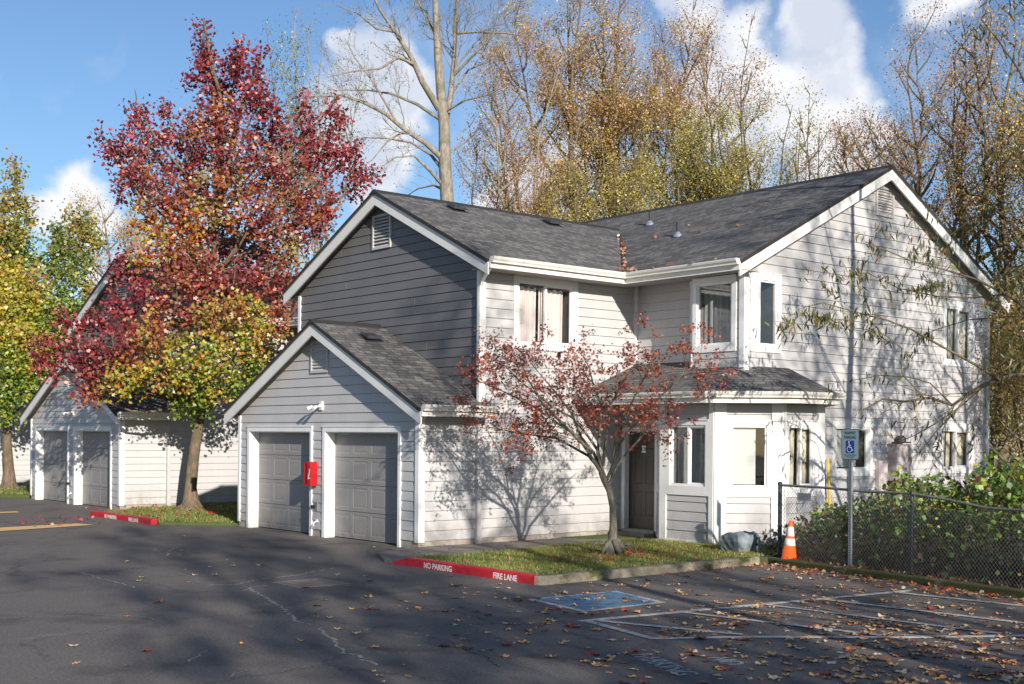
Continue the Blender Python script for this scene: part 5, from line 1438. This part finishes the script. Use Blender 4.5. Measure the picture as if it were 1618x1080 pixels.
# thin poplars, gold trees and others
TG = 'trees beyond the building roofs'
thin = [(2.2, .45, .45, .5, .42), (3.0, .5, .5, .4, .5)]
dense = [(2.6, .55, .6, .35, .42), (3.6, .55, .6, .3, .5)]
def wt(px_, py_top, w, cr, label, seed, **k):
    k['nl'] = int(k.get('nl', 30) * 1.5); k['nleaf'] = int(k['nleaf'] * 2.8); k['lsize'] = k.get('lsize', .1) * .70; k['spread'] = .26; cr *= 1.2
    return wild_tree('background_tree', foot(px_, w), hgt(py_top, w), cr, label, seed, group=TG, **k)
wt(425, -5, 50, 1.6, 'thin dark leaved poplar top showing just behind the red crown', 31, nl=26, cb=.35, pal='DG', nleaf=1500, lsize=.12, bark_='twig', tr=.10, spec=thin, up=1.3, leaders=2)
wt(470, -30, 50, 1.8, 'slim half bare poplar with a few yellow leaves right of the red crown', 32, nl=28, cb=.3, pal='GO', nleaf=1700, lsize=.13, bark_='bark_pale', tr=.12, spec=thin, up=1.3, leaders=2)
wt(508, 12, 50, 1.7, 'slim bare poplar in front of the left cloud', 33, nl=26, cb=.3, pal='DG', nleaf=700, lsize=.12, bark_='bark_pale', tr=.10, spec=thin, up=1.2, leaders=2)
wt(800, 40, 46, 2.6, 'pale stemmed half bare tree leaning right behind the main roof', 34, nl=24, cb=.35, pal='rust', nleaf=2600, lsize=.10, bark_='bark_pale', tr=.17, lean=(1.2, -1.4), spec=thin, up=.8, leaders=2)
wt(785, 170, 48, 2.2, 'low sparse tree right beside the bare cottonwood', 35, nl=22, cb=.3, pal='rust', nleaf=1500, lsize=.09, bark_='twig', tr=.10, spec=thin, up=.8, leaders=2)
gp = lambda u, rr_: 'rust' if rr_.random() < .4 else ('gold' if rr_.random() < .8 - .5 * max(0, .75 - u) * 2 else 'olive')
wt(905, -120, 50, 3.3, 'tall golden brown tree left of the roof valley', 41, nl=44, cb=.25, pal=gp, nleaf=12500, lsize=.12, spec=dense, up=.9, tr=.22, leaders=5)
wt(965, -140, 52, 3.4, 'tallest golden brown tree above the roof valley', 42, nl=46, cb=.25, pal=gp, nleaf=14500, lsize=.12, spec=dense, up=.9, tr=.22, leaders=5)
wt(1045, -10, 55, 3.0, 'rusty half bare tree left of the large cloud', 43, nl=40, cb=.25, pal='rust', nleaf=7000, lsize=.11, spec=dense, up=1.0, tr=.20, leaders=5)
wt(1115, 20, 50, 2.8, 'olive and gold tree with bare top beside the vent pipes', 44, nl=40, cb=.25, pal=lambda u, q: 'olive' if u < .8 else 'rust', nleaf=8500, lsize=.11, spec=dense, up=.9, tr=.20, leaders=5)
wt(1180, 80, 48, 2.7, 'olive tree above the middle of the right roof', 45, nl=38, cb=.25, pal=lambda u, q: 'olive' if u < .85 else 'rust', nleaf=8000, lsize=.11, spec=dense, up=.8, tr=.18, leaders=5)
wt(1240, 130, 46, 2.2, 'shorter olive tree touching the right roof ridge', 46, nl=34, cb=.2, pal='olive', nleaf=5500, lsize=.11, spec=dense, up=.9, tr=.16, leaders=5)
wt(850, 200, 52, 2.8, 'bushy gold tree low behind the main roof', 47, nl=34, cb=.2, pal='gold', nleaf=9000, lsize=.11, spec=dense, up=.7, tr=.16, leaders=5)
wt(940, 180, 46, 3.0, 'bushy yellow olive tree directly over the roof valley', 48, nl=36, cb=.2, pal='olive', nleaf=11000, lsize=.11, spec=dense, up=.7, tr=.18, leaders=5)
wt(1060, 190, 46, 3.0, 'wide yellow olive tree behind the roof pipes', 49, nl=36, cb=.2, pal='olive', nleaf=9000, lsize=.11, spec=dense, up=.7, tr=.18, leaders=5)
# spreading tree behind the right gable
wt(1442, 15, 44, 3.3, 'open rusty leaved tree with forked trunk behind the right gable peak', 51, nl=34, cb=.42, pal='rust', nleaf=3800, lsize=.105, spec=dense, up=.8, tr=.20, shape=lambda u: 1.05 - .45 * u, leaders=5)
wt(1330, 165, 46, 2.6, 'sparse leaning tree in front of the large cloud left of the gable peak', 52, nl=22, cb=.35, pal='rust', nleaf=1800, lsize=.10, spec=dense, up=.6, tr=.12, lean=(-1.0, 1.5), leaders=5)
wt(1520, 40, 38, 2.8, 'rusty brown tree right of the gable peak', 53, nl=40, cb=.2, pal='rust', nleaf=4500, lsize=.10, spec=dense, up=.7, tr=.18, leaders=5)
wt(1585, -60, 34, 3.0, 'tall golden tree in the top right corner', 54, nl=44, cb=.2, pal=lambda u, q: 'gold' if q.random() < .6 else 'rust', nleaf=6500, lsize=.10, spec=dense, up=.7, tr=.2, leaders=5)
wt(1660, -40, 31, 3.0, 'brown and gold tree cut by the right edge', 55, nl=44, cb=.1, pal=lambda u, q: 'gold' if q.random() < .5 else 'olive', nleaf=8000, lsize=.10, spec=dense, up=.7, tr=.2, leaders=5)
wt(1600, 330, 36, 2.6, 'olive thicket tree beside the far corner of the gable wall', 56, nl=38, cb=.05, pal='olive', nleaf=7000, lsize=.10, spec=dense, up=.6, tr=.12, leaders=5)
wt(1575, 480, 34, 1.7, 'low tangled shrub at the far corner of the gable wall', 57, nl=34, cb=.03, pal='olive', nleaf=5000, lsize=.09, spec=dense, up=.6, tr=.07, bark_='bark_pale', leaders=5)
wt(1640, 420, 30, 2.2, 'tangled brown shrub at the right edge above the brambles', 58, nl=38, cb=.03, pal=lambda u, q: 'olive' if q.random() < .6 else 'rust', nleaf=8000, lsize=.09, spec=dense, up=.6, tr=.08, bark_='bark_pale', leaders=5)
# trees behind and left of the far buildings
wt(250, 330, 62, 4.0, 'golden tree hidden behind the sweetgum', 61, nl=36, cb=.2, pal='gold', nleaf=7000, lsize=.13, spec=dense, up=.7, tr=.2, leaders=5)
wt(-60, 420, 70, 4.5, 'olive tree beyond the third building', 62, nl=36, cb=.2, pal='olive', nleaf=6000, lsize=.14, spec=dense, up=.7, tr=.2, leaders=5)

# far wood: closes the view behind everything
P, Cc = [], []
for i in range(900):
    a = R(rnd.uniform(-25, 128)); d = rnd.uniform(75, 100); c = np.array([d * math.cos(a), d * math.sin(a), rnd.uniform(.3, 6.5) * (.7 + .3 * math.sin(a * 23))])
    m_ = 40; P.append(c + rs.normal(size=(m_, 3)) * np.array([1.3, 1.3, .9])); Cc.append(jit(PAL[rnd.choice(['olive', 'DG', 'rust'])][rnd.randrange(4)], m_, .3))
P = np.concatenate(P); P[:, 2] = np.maximum(P[:, 2], .1)
leaves('far_wood', P, rs.uniform(.4, .9, len(P)), OVAL, np.concatenate(Cc), M['leaf'], None, down=.3)['kind'] = 'stuff'
print('leaves gum', ng, 'left', nl)

MINR[0] = .003
# ---------------------------------------------------------------- willow reaching in from the right
ww = 20.5
wb = foot(1745, ww); wi = empty('willow_tree', wb, 'long leaved willow reaching in from the right in front of the gable wall', 'tree')
rr = random.Random(9); mb = MB()
def WP(*l): return [at(x, y, ww, d) for x, y, d in l]
trk = [wb] + WP((1740, 800, 0), (1728, 700, 0), (1715, 600, 0), (1705, 480, 0), (1700, 330, .2), (1690, 180, .4), (1670, 20, .6), (1650, -120, .8))
mb.tube(trk, [.17, .14, .13, .12, .11, .09, .075, .05, .03], 10)
WL = [(WP((1725, 690, 0), (1660, 600, 0), (1600, 590, 0), (1556, 608, .1), (1530, 622, .1), (1505, 640, .2), (1470, 628, .2), (1430, 634, .3), (1395, 630, .4), (1360, 650, .5)), .050, .7),
 (WP((1530, 622, .1), (1510, 650, 0), (1480, 680, -.1), (1462, 705, -.1), (1448, 720, -.2)), .016, .25),
 (WP((1556, 608, .1), (1520, 640, .3), (1480, 668, .4), (1440, 690, .5), (1405, 702, .6)), .014, .2),
 (WP((1580, 600, 0), (1540, 575, -.2), (1490, 548, -.3), (1440, 520, -.4), (1400, 505, -.5), (1350, 492, -.6), (1300, 478, -.7), (1268, 486, -.7)), .022, 2.4),
 (WP((1505, 640, .2), (1470, 605, .4), (1435, 595, .5), (1395, 592, .6), (1350, 600, .8), (1310, 606, .9)), .013, .8),
 (WP((1460, 628, .2), (1425, 590, .2), (1425, 550, .3), (1400, 530, .4), (1375, 520, .5), (1340, 545, .5)), .012, 1.6),
 (WP((1700, 560, 0), (1640, 500, -.2), (1590, 465, -.3), (1540, 440, -.4), (1490, 425, -.5), (1440, 412, -.6), (1400, 395, -.7), (1368, 382, -.7)), .024, 1.9),
 (WP((1590, 465, -.3), (1540, 470, -.1), (1480, 468, 0), (1420, 455, .1), (1370, 430, .2), (1345, 435, .2)), .016, 2.4),
 (WP((1640, 500, -.2), (1590, 500, .3), (1530, 505, .5), (1480, 520, .6), (1440, 540, .7)), .014, 1.6),
 (WP((1705, 470, 0), (1650, 410, .3), (1600, 380, .4), (1560, 350, .5), (1530, 350, .6), (1500, 372, .7)), .022, 1.8),
 (WP((1700, 420, .1), (1650, 330, -.3), (1610, 270, -.4), (1580, 240, -.5), (1555, 235, -.6)), .02, 1.4),
 (WP((1700, 330, .2), (1650, 200, .2), (1610, 110, .2), (1575, 60, .1), (1550, 30, 0), (1540, 40, 0)), .022, 1.0),
 (WP((1690, 180, .4), (1655, 60, .8), (1620, 10, 1.0), (1590, -20, 1.1)), .02, 1.2),
 (WP((1705, 500, 0), (1660, 440, -.6), (1620, 430, -.9), (1590, 440, -1.0)), .02, 2.2),
 (WP((1712, 580, 0), (1670, 560, -.6), (1630, 560, -.9), (1600, 580, -1.0)), .02, 1.6),
 (WP((1720, 650, 0), (1680, 660, -.3), (1630, 650, -.5), (1590, 640, -.6)), .02, .8)]
P, Cc = [], []
tips = []
SPW = [(3.0, .42, .6, -.12, .5), (3.2, .6, .55, -.25, .6)]
for l, r0, lf in WL:
    n = len(l); mb.tube(l, [r0 * (1 - .8 * i / (n - 1)) + .002 for i in range(n)], 6, cap=False)
    t0 = []
    ramify(mb, l[1:] if n > 4 else l, r0 * .5, 0, rr, SPW, t0); t0.append((1, l[n // 3:], 3))
    for lev, c, L_ in t0:
        k = int((15 if lev < 2 and L_ == 3 else 12 * L_) * min(lf, 1.7) * rr.uniform(.4, 1.2))
        for _ in range(k):
            q = along(c, rr.uniform(.1, 1)); P.append((q.x + rr.gauss(0, .045), q.y + rr.gauss(0, .045), q.z - .06 + rr.gauss(0, .045)))
            Cc.append(rr.choice([(.08, .11, .025), (.11, .14, .035), (.17, .18, .04), (.24, .22, .05), (.30, .23, .06), (.06, .085, .025), (.30, .18, .06)]))
mb.build('trunk', M['bark_brown'], wi, smooth=True)
leaves('crown', np.array(P), rs.uniform(.10, .185, len(P)), LANCE, np.clip(np.array(Cc) * rs.uniform(.35, 1.0, (len(P), 1)), 0, 1), M['glossleaf'], wi, down=1.25)
nw = len(P)

# second willow and bare trees on the sunny side, out of frame: they throw the dapple on the wall, the roofs and the asphalt
def side_tree(x, y, h, cr, label, seed, **k): return wild_tree('side_tree', (x, y, 0), h, cr, label, seed, group='trees along the sunny side of the lot', **k)
side = [(2.2, .42, .7, .15, .42), (3.2, .45, .65, .05, .5)]
bare = [(1.0, .45, .6, .2, .5)]
side_tree(21.4, 6.6, 8.6, 2.1, 'long leaved tree beside the fence outside the right edge', 71, nl=30, cb=.12, pal='DG', nleaf=3300, lsize=.18, spec=side, up=.5, tr=.055, tmpl=LANCE)
side_tree(24.6, 8.0, 9.5, 2.3, 'second long leaved tree beyond the brambles', 72, nl=30, cb=.12, pal='DG', nleaf=3300, lsize=.18, spec=side, up=.5, tr=.12, tmpl=LANCE)
side_tree(17.6, -1.2, 14.5, 3.0, 'tall half bare tree south of the lot', 73, nl=36, cb=.3, pal='rust', nleaf=3800, lsize=.11, spec=side, up=.7, tr=.11)
side_tree(13.2, -9.0, 15.5, 3.2, 'leafy tree south of the lot', 74, nl=22, cb=.45, pal='gold', nleaf=900, lsize=.14, spec=side, up=.7, tr=.22)
side_tree(20.5, -8.0, 18.5, 3.2, 'tall straight tree south of the lot', 75, nl=36, cb=.45, pal='rust', nleaf=2200, lsize=.14, spec=side, up=.7, tr=.30)
side_tree(6.6, -13.5, 12.5, 3.0, 'dense tree across the street', 76, nl=20, cb=.3, pal='rust', nleaf=1100, lsize=.17, spec=bare, up=.5, tr=.22)
side_tree(2.6, -16.2, 9.0, 3.2, 'low dense tree across the street', 77, nl=20, cb=.25, pal='G', nleaf=1900, lsize=.17, spec=bare, up=.5, tr=.2)
side_tree(9.0, -22.0, 14.0, 3.6, 'tall gold tree across the street', 78, nl=30, cb=.3, pal='gold', nleaf=3000, lsize=.16, spec=bare, up=.6, tr=.25)
side_tree(3.2, -24.5, 15.5, 3.6, 'gold tree farther down the street', 80, nl=22, cb=.2, pal='gold', nleaf=1000, lsize=.15, spec=bare, up=.6, tr=.25)
side_tree(3.0, -11.3, 8.6, 2.6, 'small dense tree just across the street', 82, nl=16, cb=.3, pal='G', nleaf=1100, lsize=.17, spec=bare, up=.5, tr=.16)
side_tree(-.4, -19.2, 15.5, 3.2, 'tall leafy tree at the street corner', 83, nl=30, cb=.35, pal='gold', nleaf=3600, lsize=.17, spec=side, up=.6, tr=.24)
side_tree(-3.2, -20.5, 17.5, 3.0, 'second tall leafy tree at the street corner', 85, nl=30, cb=.4, pal='gold', nleaf=3400, lsize=.16, spec=side, up=.6, tr=.24)
side_tree(8.4, -1.2, 13.5, 2.4, 'thin bare tree on the near side of the street', 84, nl=30, cb=.35, pal='rust', nleaf=900, lsize=.12, spec=side, up=.8, tr=.16)
side_tree(8.6, -4.2, 7.6, 2.2, 'small rusty tree at the corner of the lot', 81, nl=14, cb=.3, pal='rust', nleaf=350, lsize=.13, spec=bare, up=.5, tr=.12)

# ---------------------------------------------------------------- bramble thicket behind the fence
br = empty('bramble_thicket', (*K(2.5, 1.6), .05), 'thick green bramble thicket behind the chain link fence', 'bush')
rr = random.Random(15)
def bram_h(t_, off):
    h = float(np.interp(t_, [-.6, 0, .8, 1.7, 2.6, 3.3, 4.2, 5.4, 9], [.3, .75, 1.25, 1.42, 1.72, 1.80, 1.55, 1.5, 1.75]))
    return h * float(np.interp(off, [.30, .6, 1.4, 3.2, 4.6], [.62, .86, 1.0, .92, .35])) * (1 + .10 * math.sin(t_ * 3.1 + off * 2) + .06 * math.sin(t_ * 8 + off * 5))
mb = MB(); P, Cc, Z = [], [], []
for i in range(900):
    t_, off = rr.uniform(-.3, 9), rr.uniform(.5, 4); h = bram_h(t_, off)
    a = Vector((*K(t_, off), .04)); an = rr.uniform(0, 6.28); l = rr.uniform(.5, 1.3)
    tt_, oo = t_ + math.cos(an) * l, max(.36, off + math.sin(an) * l)
    m_ = Vector((*K((t_ + tt_) / 2, (off + oo) / 2), h * rr.uniform(.8, 1.22))); b_ = Vector((*K(tt_, oo), max(.1, bram_h(tt_, oo) * rr.uniform(.35, .9))))
    pts = [(a * (1 - s) ** 2 + m_ * 2 * s * (1 - s) + b_ * s * s) for s in np.linspace(0, 1, 6)]
    for p in pts: p.z = max(p.z, .05)
    mb.tube(pts, [.006, .006, .005, .004, .003, .002], 3, cap=False)
    for _ in range(7): q = along(pts, rr.uniform(.3, 1)); P.append((q.x + rr.gauss(0, .06), q.y + rr.gauss(0, .06), q.z + rr.gauss(0, .04)))
mb.build('canes', M['cane'], br)
for i in range(10500):
    t_ = rr.uniform(-.35, 9.2) if rr.random() < .4 else rr.uniform(-.35, 5.8); off = .40 + 3.6 * rr.random() ** 1.4; h = bram_h(t_, off)
    if rr.random() < .04 * max(0, 3 - abs(t_ - 1)) : continue
    u = rr.random() ** (.45 if off > .8 else .8); z = .06 + (h - .06) * u + rr.gauss(0, .05)
    p = K(t_, off + rr.gauss(0, .03)); P.append((p[0], p[1], max(z, .06)))
P = np.array(P); hh = P[:, 2]
Cc = np.zeros((len(P), 3)); pal = [(.14, .24, .04), (.20, .32, .05), (.28, .40, .06), (.08, .15, .03), (.17, .25, .07)]; dead = [(.10, .05, .03), (.18, .10, .055), (.06, .035, .02), (.26, .16, .10)]
for i in range(len(P)):
    if rr.random() < max(.12, .85 - hh[i] * .95): c = rr.choice(dead)
    else:
        c = rr.choice(pal)
        if rr.random() < .13: c = (.46, .42, .04)
        elif rr.random() < .04: c = (.30, .06, .03)
    Cc[i] = np.array(c) * rr.uniform(.7, 1.35)
keep = rs.rand(len(P)) < np.clip(.45 + hh * .6, 0, 1); P = P[keep]; Cc = Cc[keep]
BL = [(0, -.45, 0), (.30, -.22, .05), (.36, .1, .06), (.12, .30, .02), (0, .52, -.05), (-.12, .30, .02), (-.36, .1, .06), (-.30, -.22, .05)]
leaves('leaves', P, rs.uniform(.06, .125, len(P)), BL, Cc, M['glossleaf'], br, down=.25, flat_=.35)

# dead leaf litter under it and on the bed
P = []
for i in range(5200): P.append((*K(rr.uniform(-.3, 12), .12 + 3 * rr.random() ** 1.6), .07 + .05 * rr.random()))
o = leaves('leaf_litter', np.array(P), rs.uniform(.05, .12, len(P)), OVAL, jit((.13, .065, .035), len(P), .6, .2), M['dryleaf'], None, down=0, flat_=1.2); o['kind'] = 'stuff'
# small plants at the left end of the bed and by the wall
P = []; 
for i in range(500): P.append((rr.uniform(17.6, 18.6), rr.uniform(13.5, 14.3), .08 + .16 * rr.random() ** 2))
o = leaves('ground_cover', np.array(P), rs.uniform(.04, .08, len(P)), OVAL, jit((.07, .055, .025), len(P), .6, .3), M['dryleaf'], None, down=0, flat_=1); o['kind'] = 'stuff'

# ---------------------------------------------------------------- grass
def inpoly(P, poly):
    x, y = P[:, 0], P[:, 1]; ins = np.zeros(len(P), bool); j = len(poly) - 1
    for i in range(len(poly)):
        xi, yi = poly[i]; xj, yj = poly[j]
        ins ^= ((yi > y) != (yj > y)) & (x < (xj - xi) * (y - yi) / (yj - yi + 1e-12) + xi); j = i
    return ins
BLADE = [(-.07, 0, 0), (.07, 0, 0), (.04, .55, .05), (0, 1, .2)]
def grass(poly, n, size, name='grass'):
    xs = [p[0] for p in poly]; ys = [p[1] for p in poly]
    P = np.stack([rs.uniform(min(xs), max(xs), n * 2), rs.uniform(min(ys), max(ys), n * 2)], 1); P = P[inpoly(P, poly)][:n]
    q = np.sin(P[:, 0] * 2.1 + 1) * np.sin(P[:, 1] * 2.7) + rs.normal(size=len(P)) * .45
    P = P[q > -.95]; q = q[q > -.95]
    P3 = np.concatenate([P, np.full((len(P), 1), .055 if poly is LAWN2 else .10)], 1)
    c = np.where((rs.rand(len(P)) < .28)[:, None], np.array([[.36, .30, .10]]), np.array([[.16, .22, .04]]) + np.clip(q, -.5, 1)[:, None] * np.array([[.07, .06, .01]]))
    c = c * rs.uniform(.6, 1.4, (len(P), 1))
    o = leaves(name, P3, size * rs.uniform(.5, 1.3, len(P)), BLADE, np.clip(c, 0, 1), M['grass'], None, down=-1.3); o['kind'] = 'stuff'
grass(LAWN1, 52000, .055); grass(LAWN2, 30000, .07); grass(LAWN3, 9000, .09)

# ---------------------------------------------------------------- fallen leaves
def dry_leaf_mesh(seed):
    r2 = random.Random(seed); lob = r2.choice([5, 5, 3, 1]); n = 22; cur = r2.uniform(.12, .42); cur2 = r2.uniform(-.25, .35); tw = r2.uniform(-.3, .3)
    me = bpy.data.meshes.new('fallen_leaf'); V = [(0, 0, .02)]; F = []
    rings = (.35, .7, 1.0)
    for q in rings:
        for i in range(n):
            a = 2 * math.pi * i / n
            if lob > 1: rad = .30 + .20 * abs(math.cos(lob * a / 2)) ** 1.5
            else: rad = .34
            x, y = math.cos(a) * rad * q * (1.0 if lob > 1 else .62), math.sin(a) * rad * q
            z = cur * x * x * 1.6 + cur2 * y * y * 1.3 + tw * x * y + .02 + .03 * math.sin(a * 5 + seed) * q
            V.append((x, y, z))
    zmin = min(v[2] for v in V); V = [(v[0], v[1], v[2] - zmin + .004) for v in V]
    for i in range(n): F.append((0, 1 + i, 1 + (i + 1) % n))
    for k in range(2):
        for i in range(n): F.append((1 + k * n + i, 1 + (k + 1) * n + i, 1 + (k + 1) * n + (i + 1) % n, 1 + k * n + (i + 1) % n))
    b = len(V); V += [(0, -.42, .03), (.012, -.42, .03), (.10 * tw, -.78, .09), (.012 + .10 * tw, -.78, .09)]; F.append((b, b + 1, b + 3, b + 2))
    me.from_pydata(V, [], F); me.polygons.foreach_set('use_smooth', [True] * len(me.polygons)); return me
LM = []
for nm, c in (('tan', (.54, .31, .13)), ('brown', (.24, .11, .05)), ('orange', (.60, .27, .07)), ('pale', (.56, .43, .28)), ('red', (.36, .05, .03)), ('dark', (.12, .07, .045))):
    LM.append(simple('fallen_leaf_' + nm, c, .75, .35, 14))
variants = []
wt_ = [0, 0, 0, 1, 1, 2, 3, 3, 0, 4, 5, 2]
for k in range(24):
    me = dry_leaf_mesh(k); me.materials.append(LM[wt_[k % 12]]); variants.append(me)
rr = random.Random(5)
def leafdens(x, y):
    d = .05
    d += 1.5 * math.exp(-((x - 11.6) ** 2 / 7 + (y - 6.4) ** 2 / 4))          # drift in the right foreground
    d += .45 * math.exp(-((x - 12.5) ** 2 / 9 + (y - 9.5) ** 2 / 9))
    d += .09 * math.exp(-((x - 7.6) ** 2 / 9 + (y - 9.5) ** 2 / 9))
    kx = (x - KA.x) * -KD.y + (y - KA.y) * KD.x
    if -1.0 < kx < -.05 and y < 13.3: d += .9 * math.exp(kx * 2)
    if x < 7.5: d *= .3
    if y > 14: d *= .35
    d *= .55 + .9 * max(0, math.sin(x * 2.3 + 1.3 * math.sin(y * 1.7)) * math.sin(y * 2.9 + x)) * 1.2
    return d
pts = []
while len(pts) < 2100:
    x, y = rr.uniform(3, 17), rr.uniform(3.2, 24)
    if rr.random() > leafdens(x, y): continue
    kx = (x - KA.x) * -KD.y + (y - KA.y) * KD.x
    if kx > -.08 and y < 13.3: continue
    if 11.5 < x and y > 13.05: continue
    f_ = FWD.x * x + FWD.y * y
    if f_ < 4: continue
    px_ = 809 + 1946.1 * (RGT.x * x + RGT.y * y) / f_; py_ = 687 + 1946.1 * EYE / f_
    pts.append((x, y, f_ if -20 < px_ < 1640 and py_ < 1095 else 99))
pts.sort(key=lambda p: p[2])
src = None
for i, (x, y, f_) in enumerate(pts[:300]):
    me = variants[rr.randrange(24)]
    if src is None:
        src = bpy.data.objects.new('fallen_leaf', me); COL.objects.link(src); o = src
        tag(src, 'dry autumn leaf lying on the asphalt of the parking lot', 'fallen leaf', 'dry leaves scattered over the asphalt')
    else:
        o = src.copy(); COL.objects.link(o); o.data = me
    cn = me.materials[0].name.replace('fallen_leaf_', '')
    kx = (x - KA.x) * -KD.y + (y - KA.y) * KD.x
    if kx > -.8: pl_ = 'against the mossy kerb by the brambles'
    elif 9.5 < x and 8.6 < y < 10.4: pl_ = 'inside the white hatched bay'
    elif 10 < x and 10.4 <= y < 13.2: pl_ = 'beside the blue painted patch'
    elif x < 6.5: pl_ = 'on the open drive at the lower left'
    elif y > 10: pl_ = 'on the middle of the drive'
    elif x > 9: pl_ = 'in the leaf drift at the lower right'
    else: pl_ = 'on the asphalt at the lower centre'
    o['label'] = cn.replace('dark', 'dark brown') + ' dry leaf ' + pl_
    s = rr.choice([.06, .085, .105, .12, .145]) * rr.uniform(.85, 1.1)
    o.location = (x, y, .003); o.rotation_euler = (rr.uniform(-.12, .12), rr.uniform(-.12, .12), rr.uniform(0, 6.28)); o.scale = (s, s, s * rr.uniform(.8, 1.8))
# the rest, smaller and farther, as one scatter
LF = []
V, F, MI = [], [], []
vd = []
for me in variants:
    co = np.array([v.co[:] for v in me.vertices]); vd.append((co, [tuple(p.vertices) for p in me.polygons], LM.index(me.materials[0])))
for x, y, f_ in pts[300:]:
    if f_ > 90: continue
    co, fc, mi = vd[rr.randrange(24)]; s = rr.choice([.04, .07, .09, .11, .13]) * rr.uniform(.85, 1.15); a = rr.uniform(0, 6.28); c_, s_ = math.cos(a) * s, math.sin(a) * s
    q = np.stack([co[:, 0] * c_ - co[:, 1] * s_ + x, co[:, 0] * s_ + co[:, 1] * c_ + y, co[:, 2] * s * rr.uniform(.8, 1.8) + .003], 1)
    b0 = len(V); V.extend(map(tuple, q)); F.extend(tuple(i + b0 for i in f) for f in fc); MI.extend([mi] * len(fc))
me = bpy.data.meshes.new('scattered_leaves'); me.from_pydata(V, [], F)
for q in LM: me.materials.append(q)
me.polygons.foreach_set('material_index', MI); me.polygons.foreach_set('use_smooth', [True] * len(F))
o = bpy.data.objects.new('scattered_leaves', me); COL.objects.link(o); o['kind'] = 'stuff'
P = []
for i in range(420): P.append((*K(rr.uniform(0, 9), -rr.random() ** 2 * .7), .02))
cols = [(.42, .23, .10), (.24, .11, .05), (.46, .34, .22), (.36, .05, .03), (.40, .17, .06)]
Cc = np.array([rr.choice(cols) for _ in P]) * rs.uniform(.7, 1.2, (len(P), 1))
o = leaves('fallen_leaves', np.array(P), rs.uniform(.05, .10, len(P)), STAR, Cc, M['dryleaf'], None, down=0, flat_=1.3); o['kind'] = 'stuff'
# red maple leaves under the small tree, on the grass, the walkway and along the kerb
P = []
for i in range(900):
    a = rr.uniform(0, 6.28); d = abs(rr.gauss(0, 1.35)); x, y = 15.2 + math.cos(a) * d * 1.2, 15.0 + math.sin(a) * d * .85
    if y < 13.1 or y > 18.4 or x > 18.2 or x < 11.9: continue
    P.append((x, y, .145 if y < 16.8 else .10))
for i in range(160): P.append((rr.uniform(12, 17.6), rr.uniform(13.4, 18.5), .14))
for i in range(90): P.append((rr.uniform(14, 16.8), 13.18 - abs(rr.gauss(0, .18)), .015))
Cc = np.array([rr.choice([(.30, .02, .03), (.42, .05, .04), (.20, .02, .02), (.40, .13, .05)]) for _ in P]) * rs.uniform(.7, 1.3, (len(P), 1))
o = leaves('fallen_maple_leaves', np.array(P), rs.uniform(.045, .08, len(P)), MAPLE, Cc, M['dryleaf'], None, down=0, flat_=1.0); o['kind'] = 'stuff'
# a few red leaves by the far kerb, and leaves caught on the roofs
P = [(rr.uniform(9.5, 12), rr.uniform(28, 32), .015) for _ in range(60)] + [(rr.uniform(12.3, 17), rr.uniform(27.5, 33), .14) for _ in range(150)]
for _ in range(60):
    s_ = rr.random(); x = 18.45 + 3.0 * s_; P.append((x + rr.gauss(0, .04), 18.3 + 3.1 * s_ + rr.gauss(0, .04), RZ - RSL * (RX - x) + .06))
for _ in range(30): x = rr.uniform(18.2, 18.6); P.append((x, rr.uniform(17.9, 18.6), RZ - RSL * (RX - x) + .08))
for _ in range(16): x = rr.uniform(18.8, 23); P.append((x, rr.uniform(15.3, 21), RZ - RSL * (RX - x) + .02))
for _ in range(14): P.append((18.26 - rr.random() * .06, rr.uniform(15.2, 18), 5.57))
Cc = np.array([rr.choice([(.42, .20, .09), (.34, .12, .06), (.46, .30, .18)]) for _ in P]) * rs.uniform(.7, 1.2, (len(P), 1)); Cc[:210] = np.array([.32, .03, .03])
o = leaves('caught_leaves', np.array(P), rs.uniform(.07, .12, len(P)), STAR, Cc, M['dryleaf'], None, down=0, flat_=.9); o['kind'] = 'stuff'
print('willow', nw, 'things', len(bpy.data.objects))
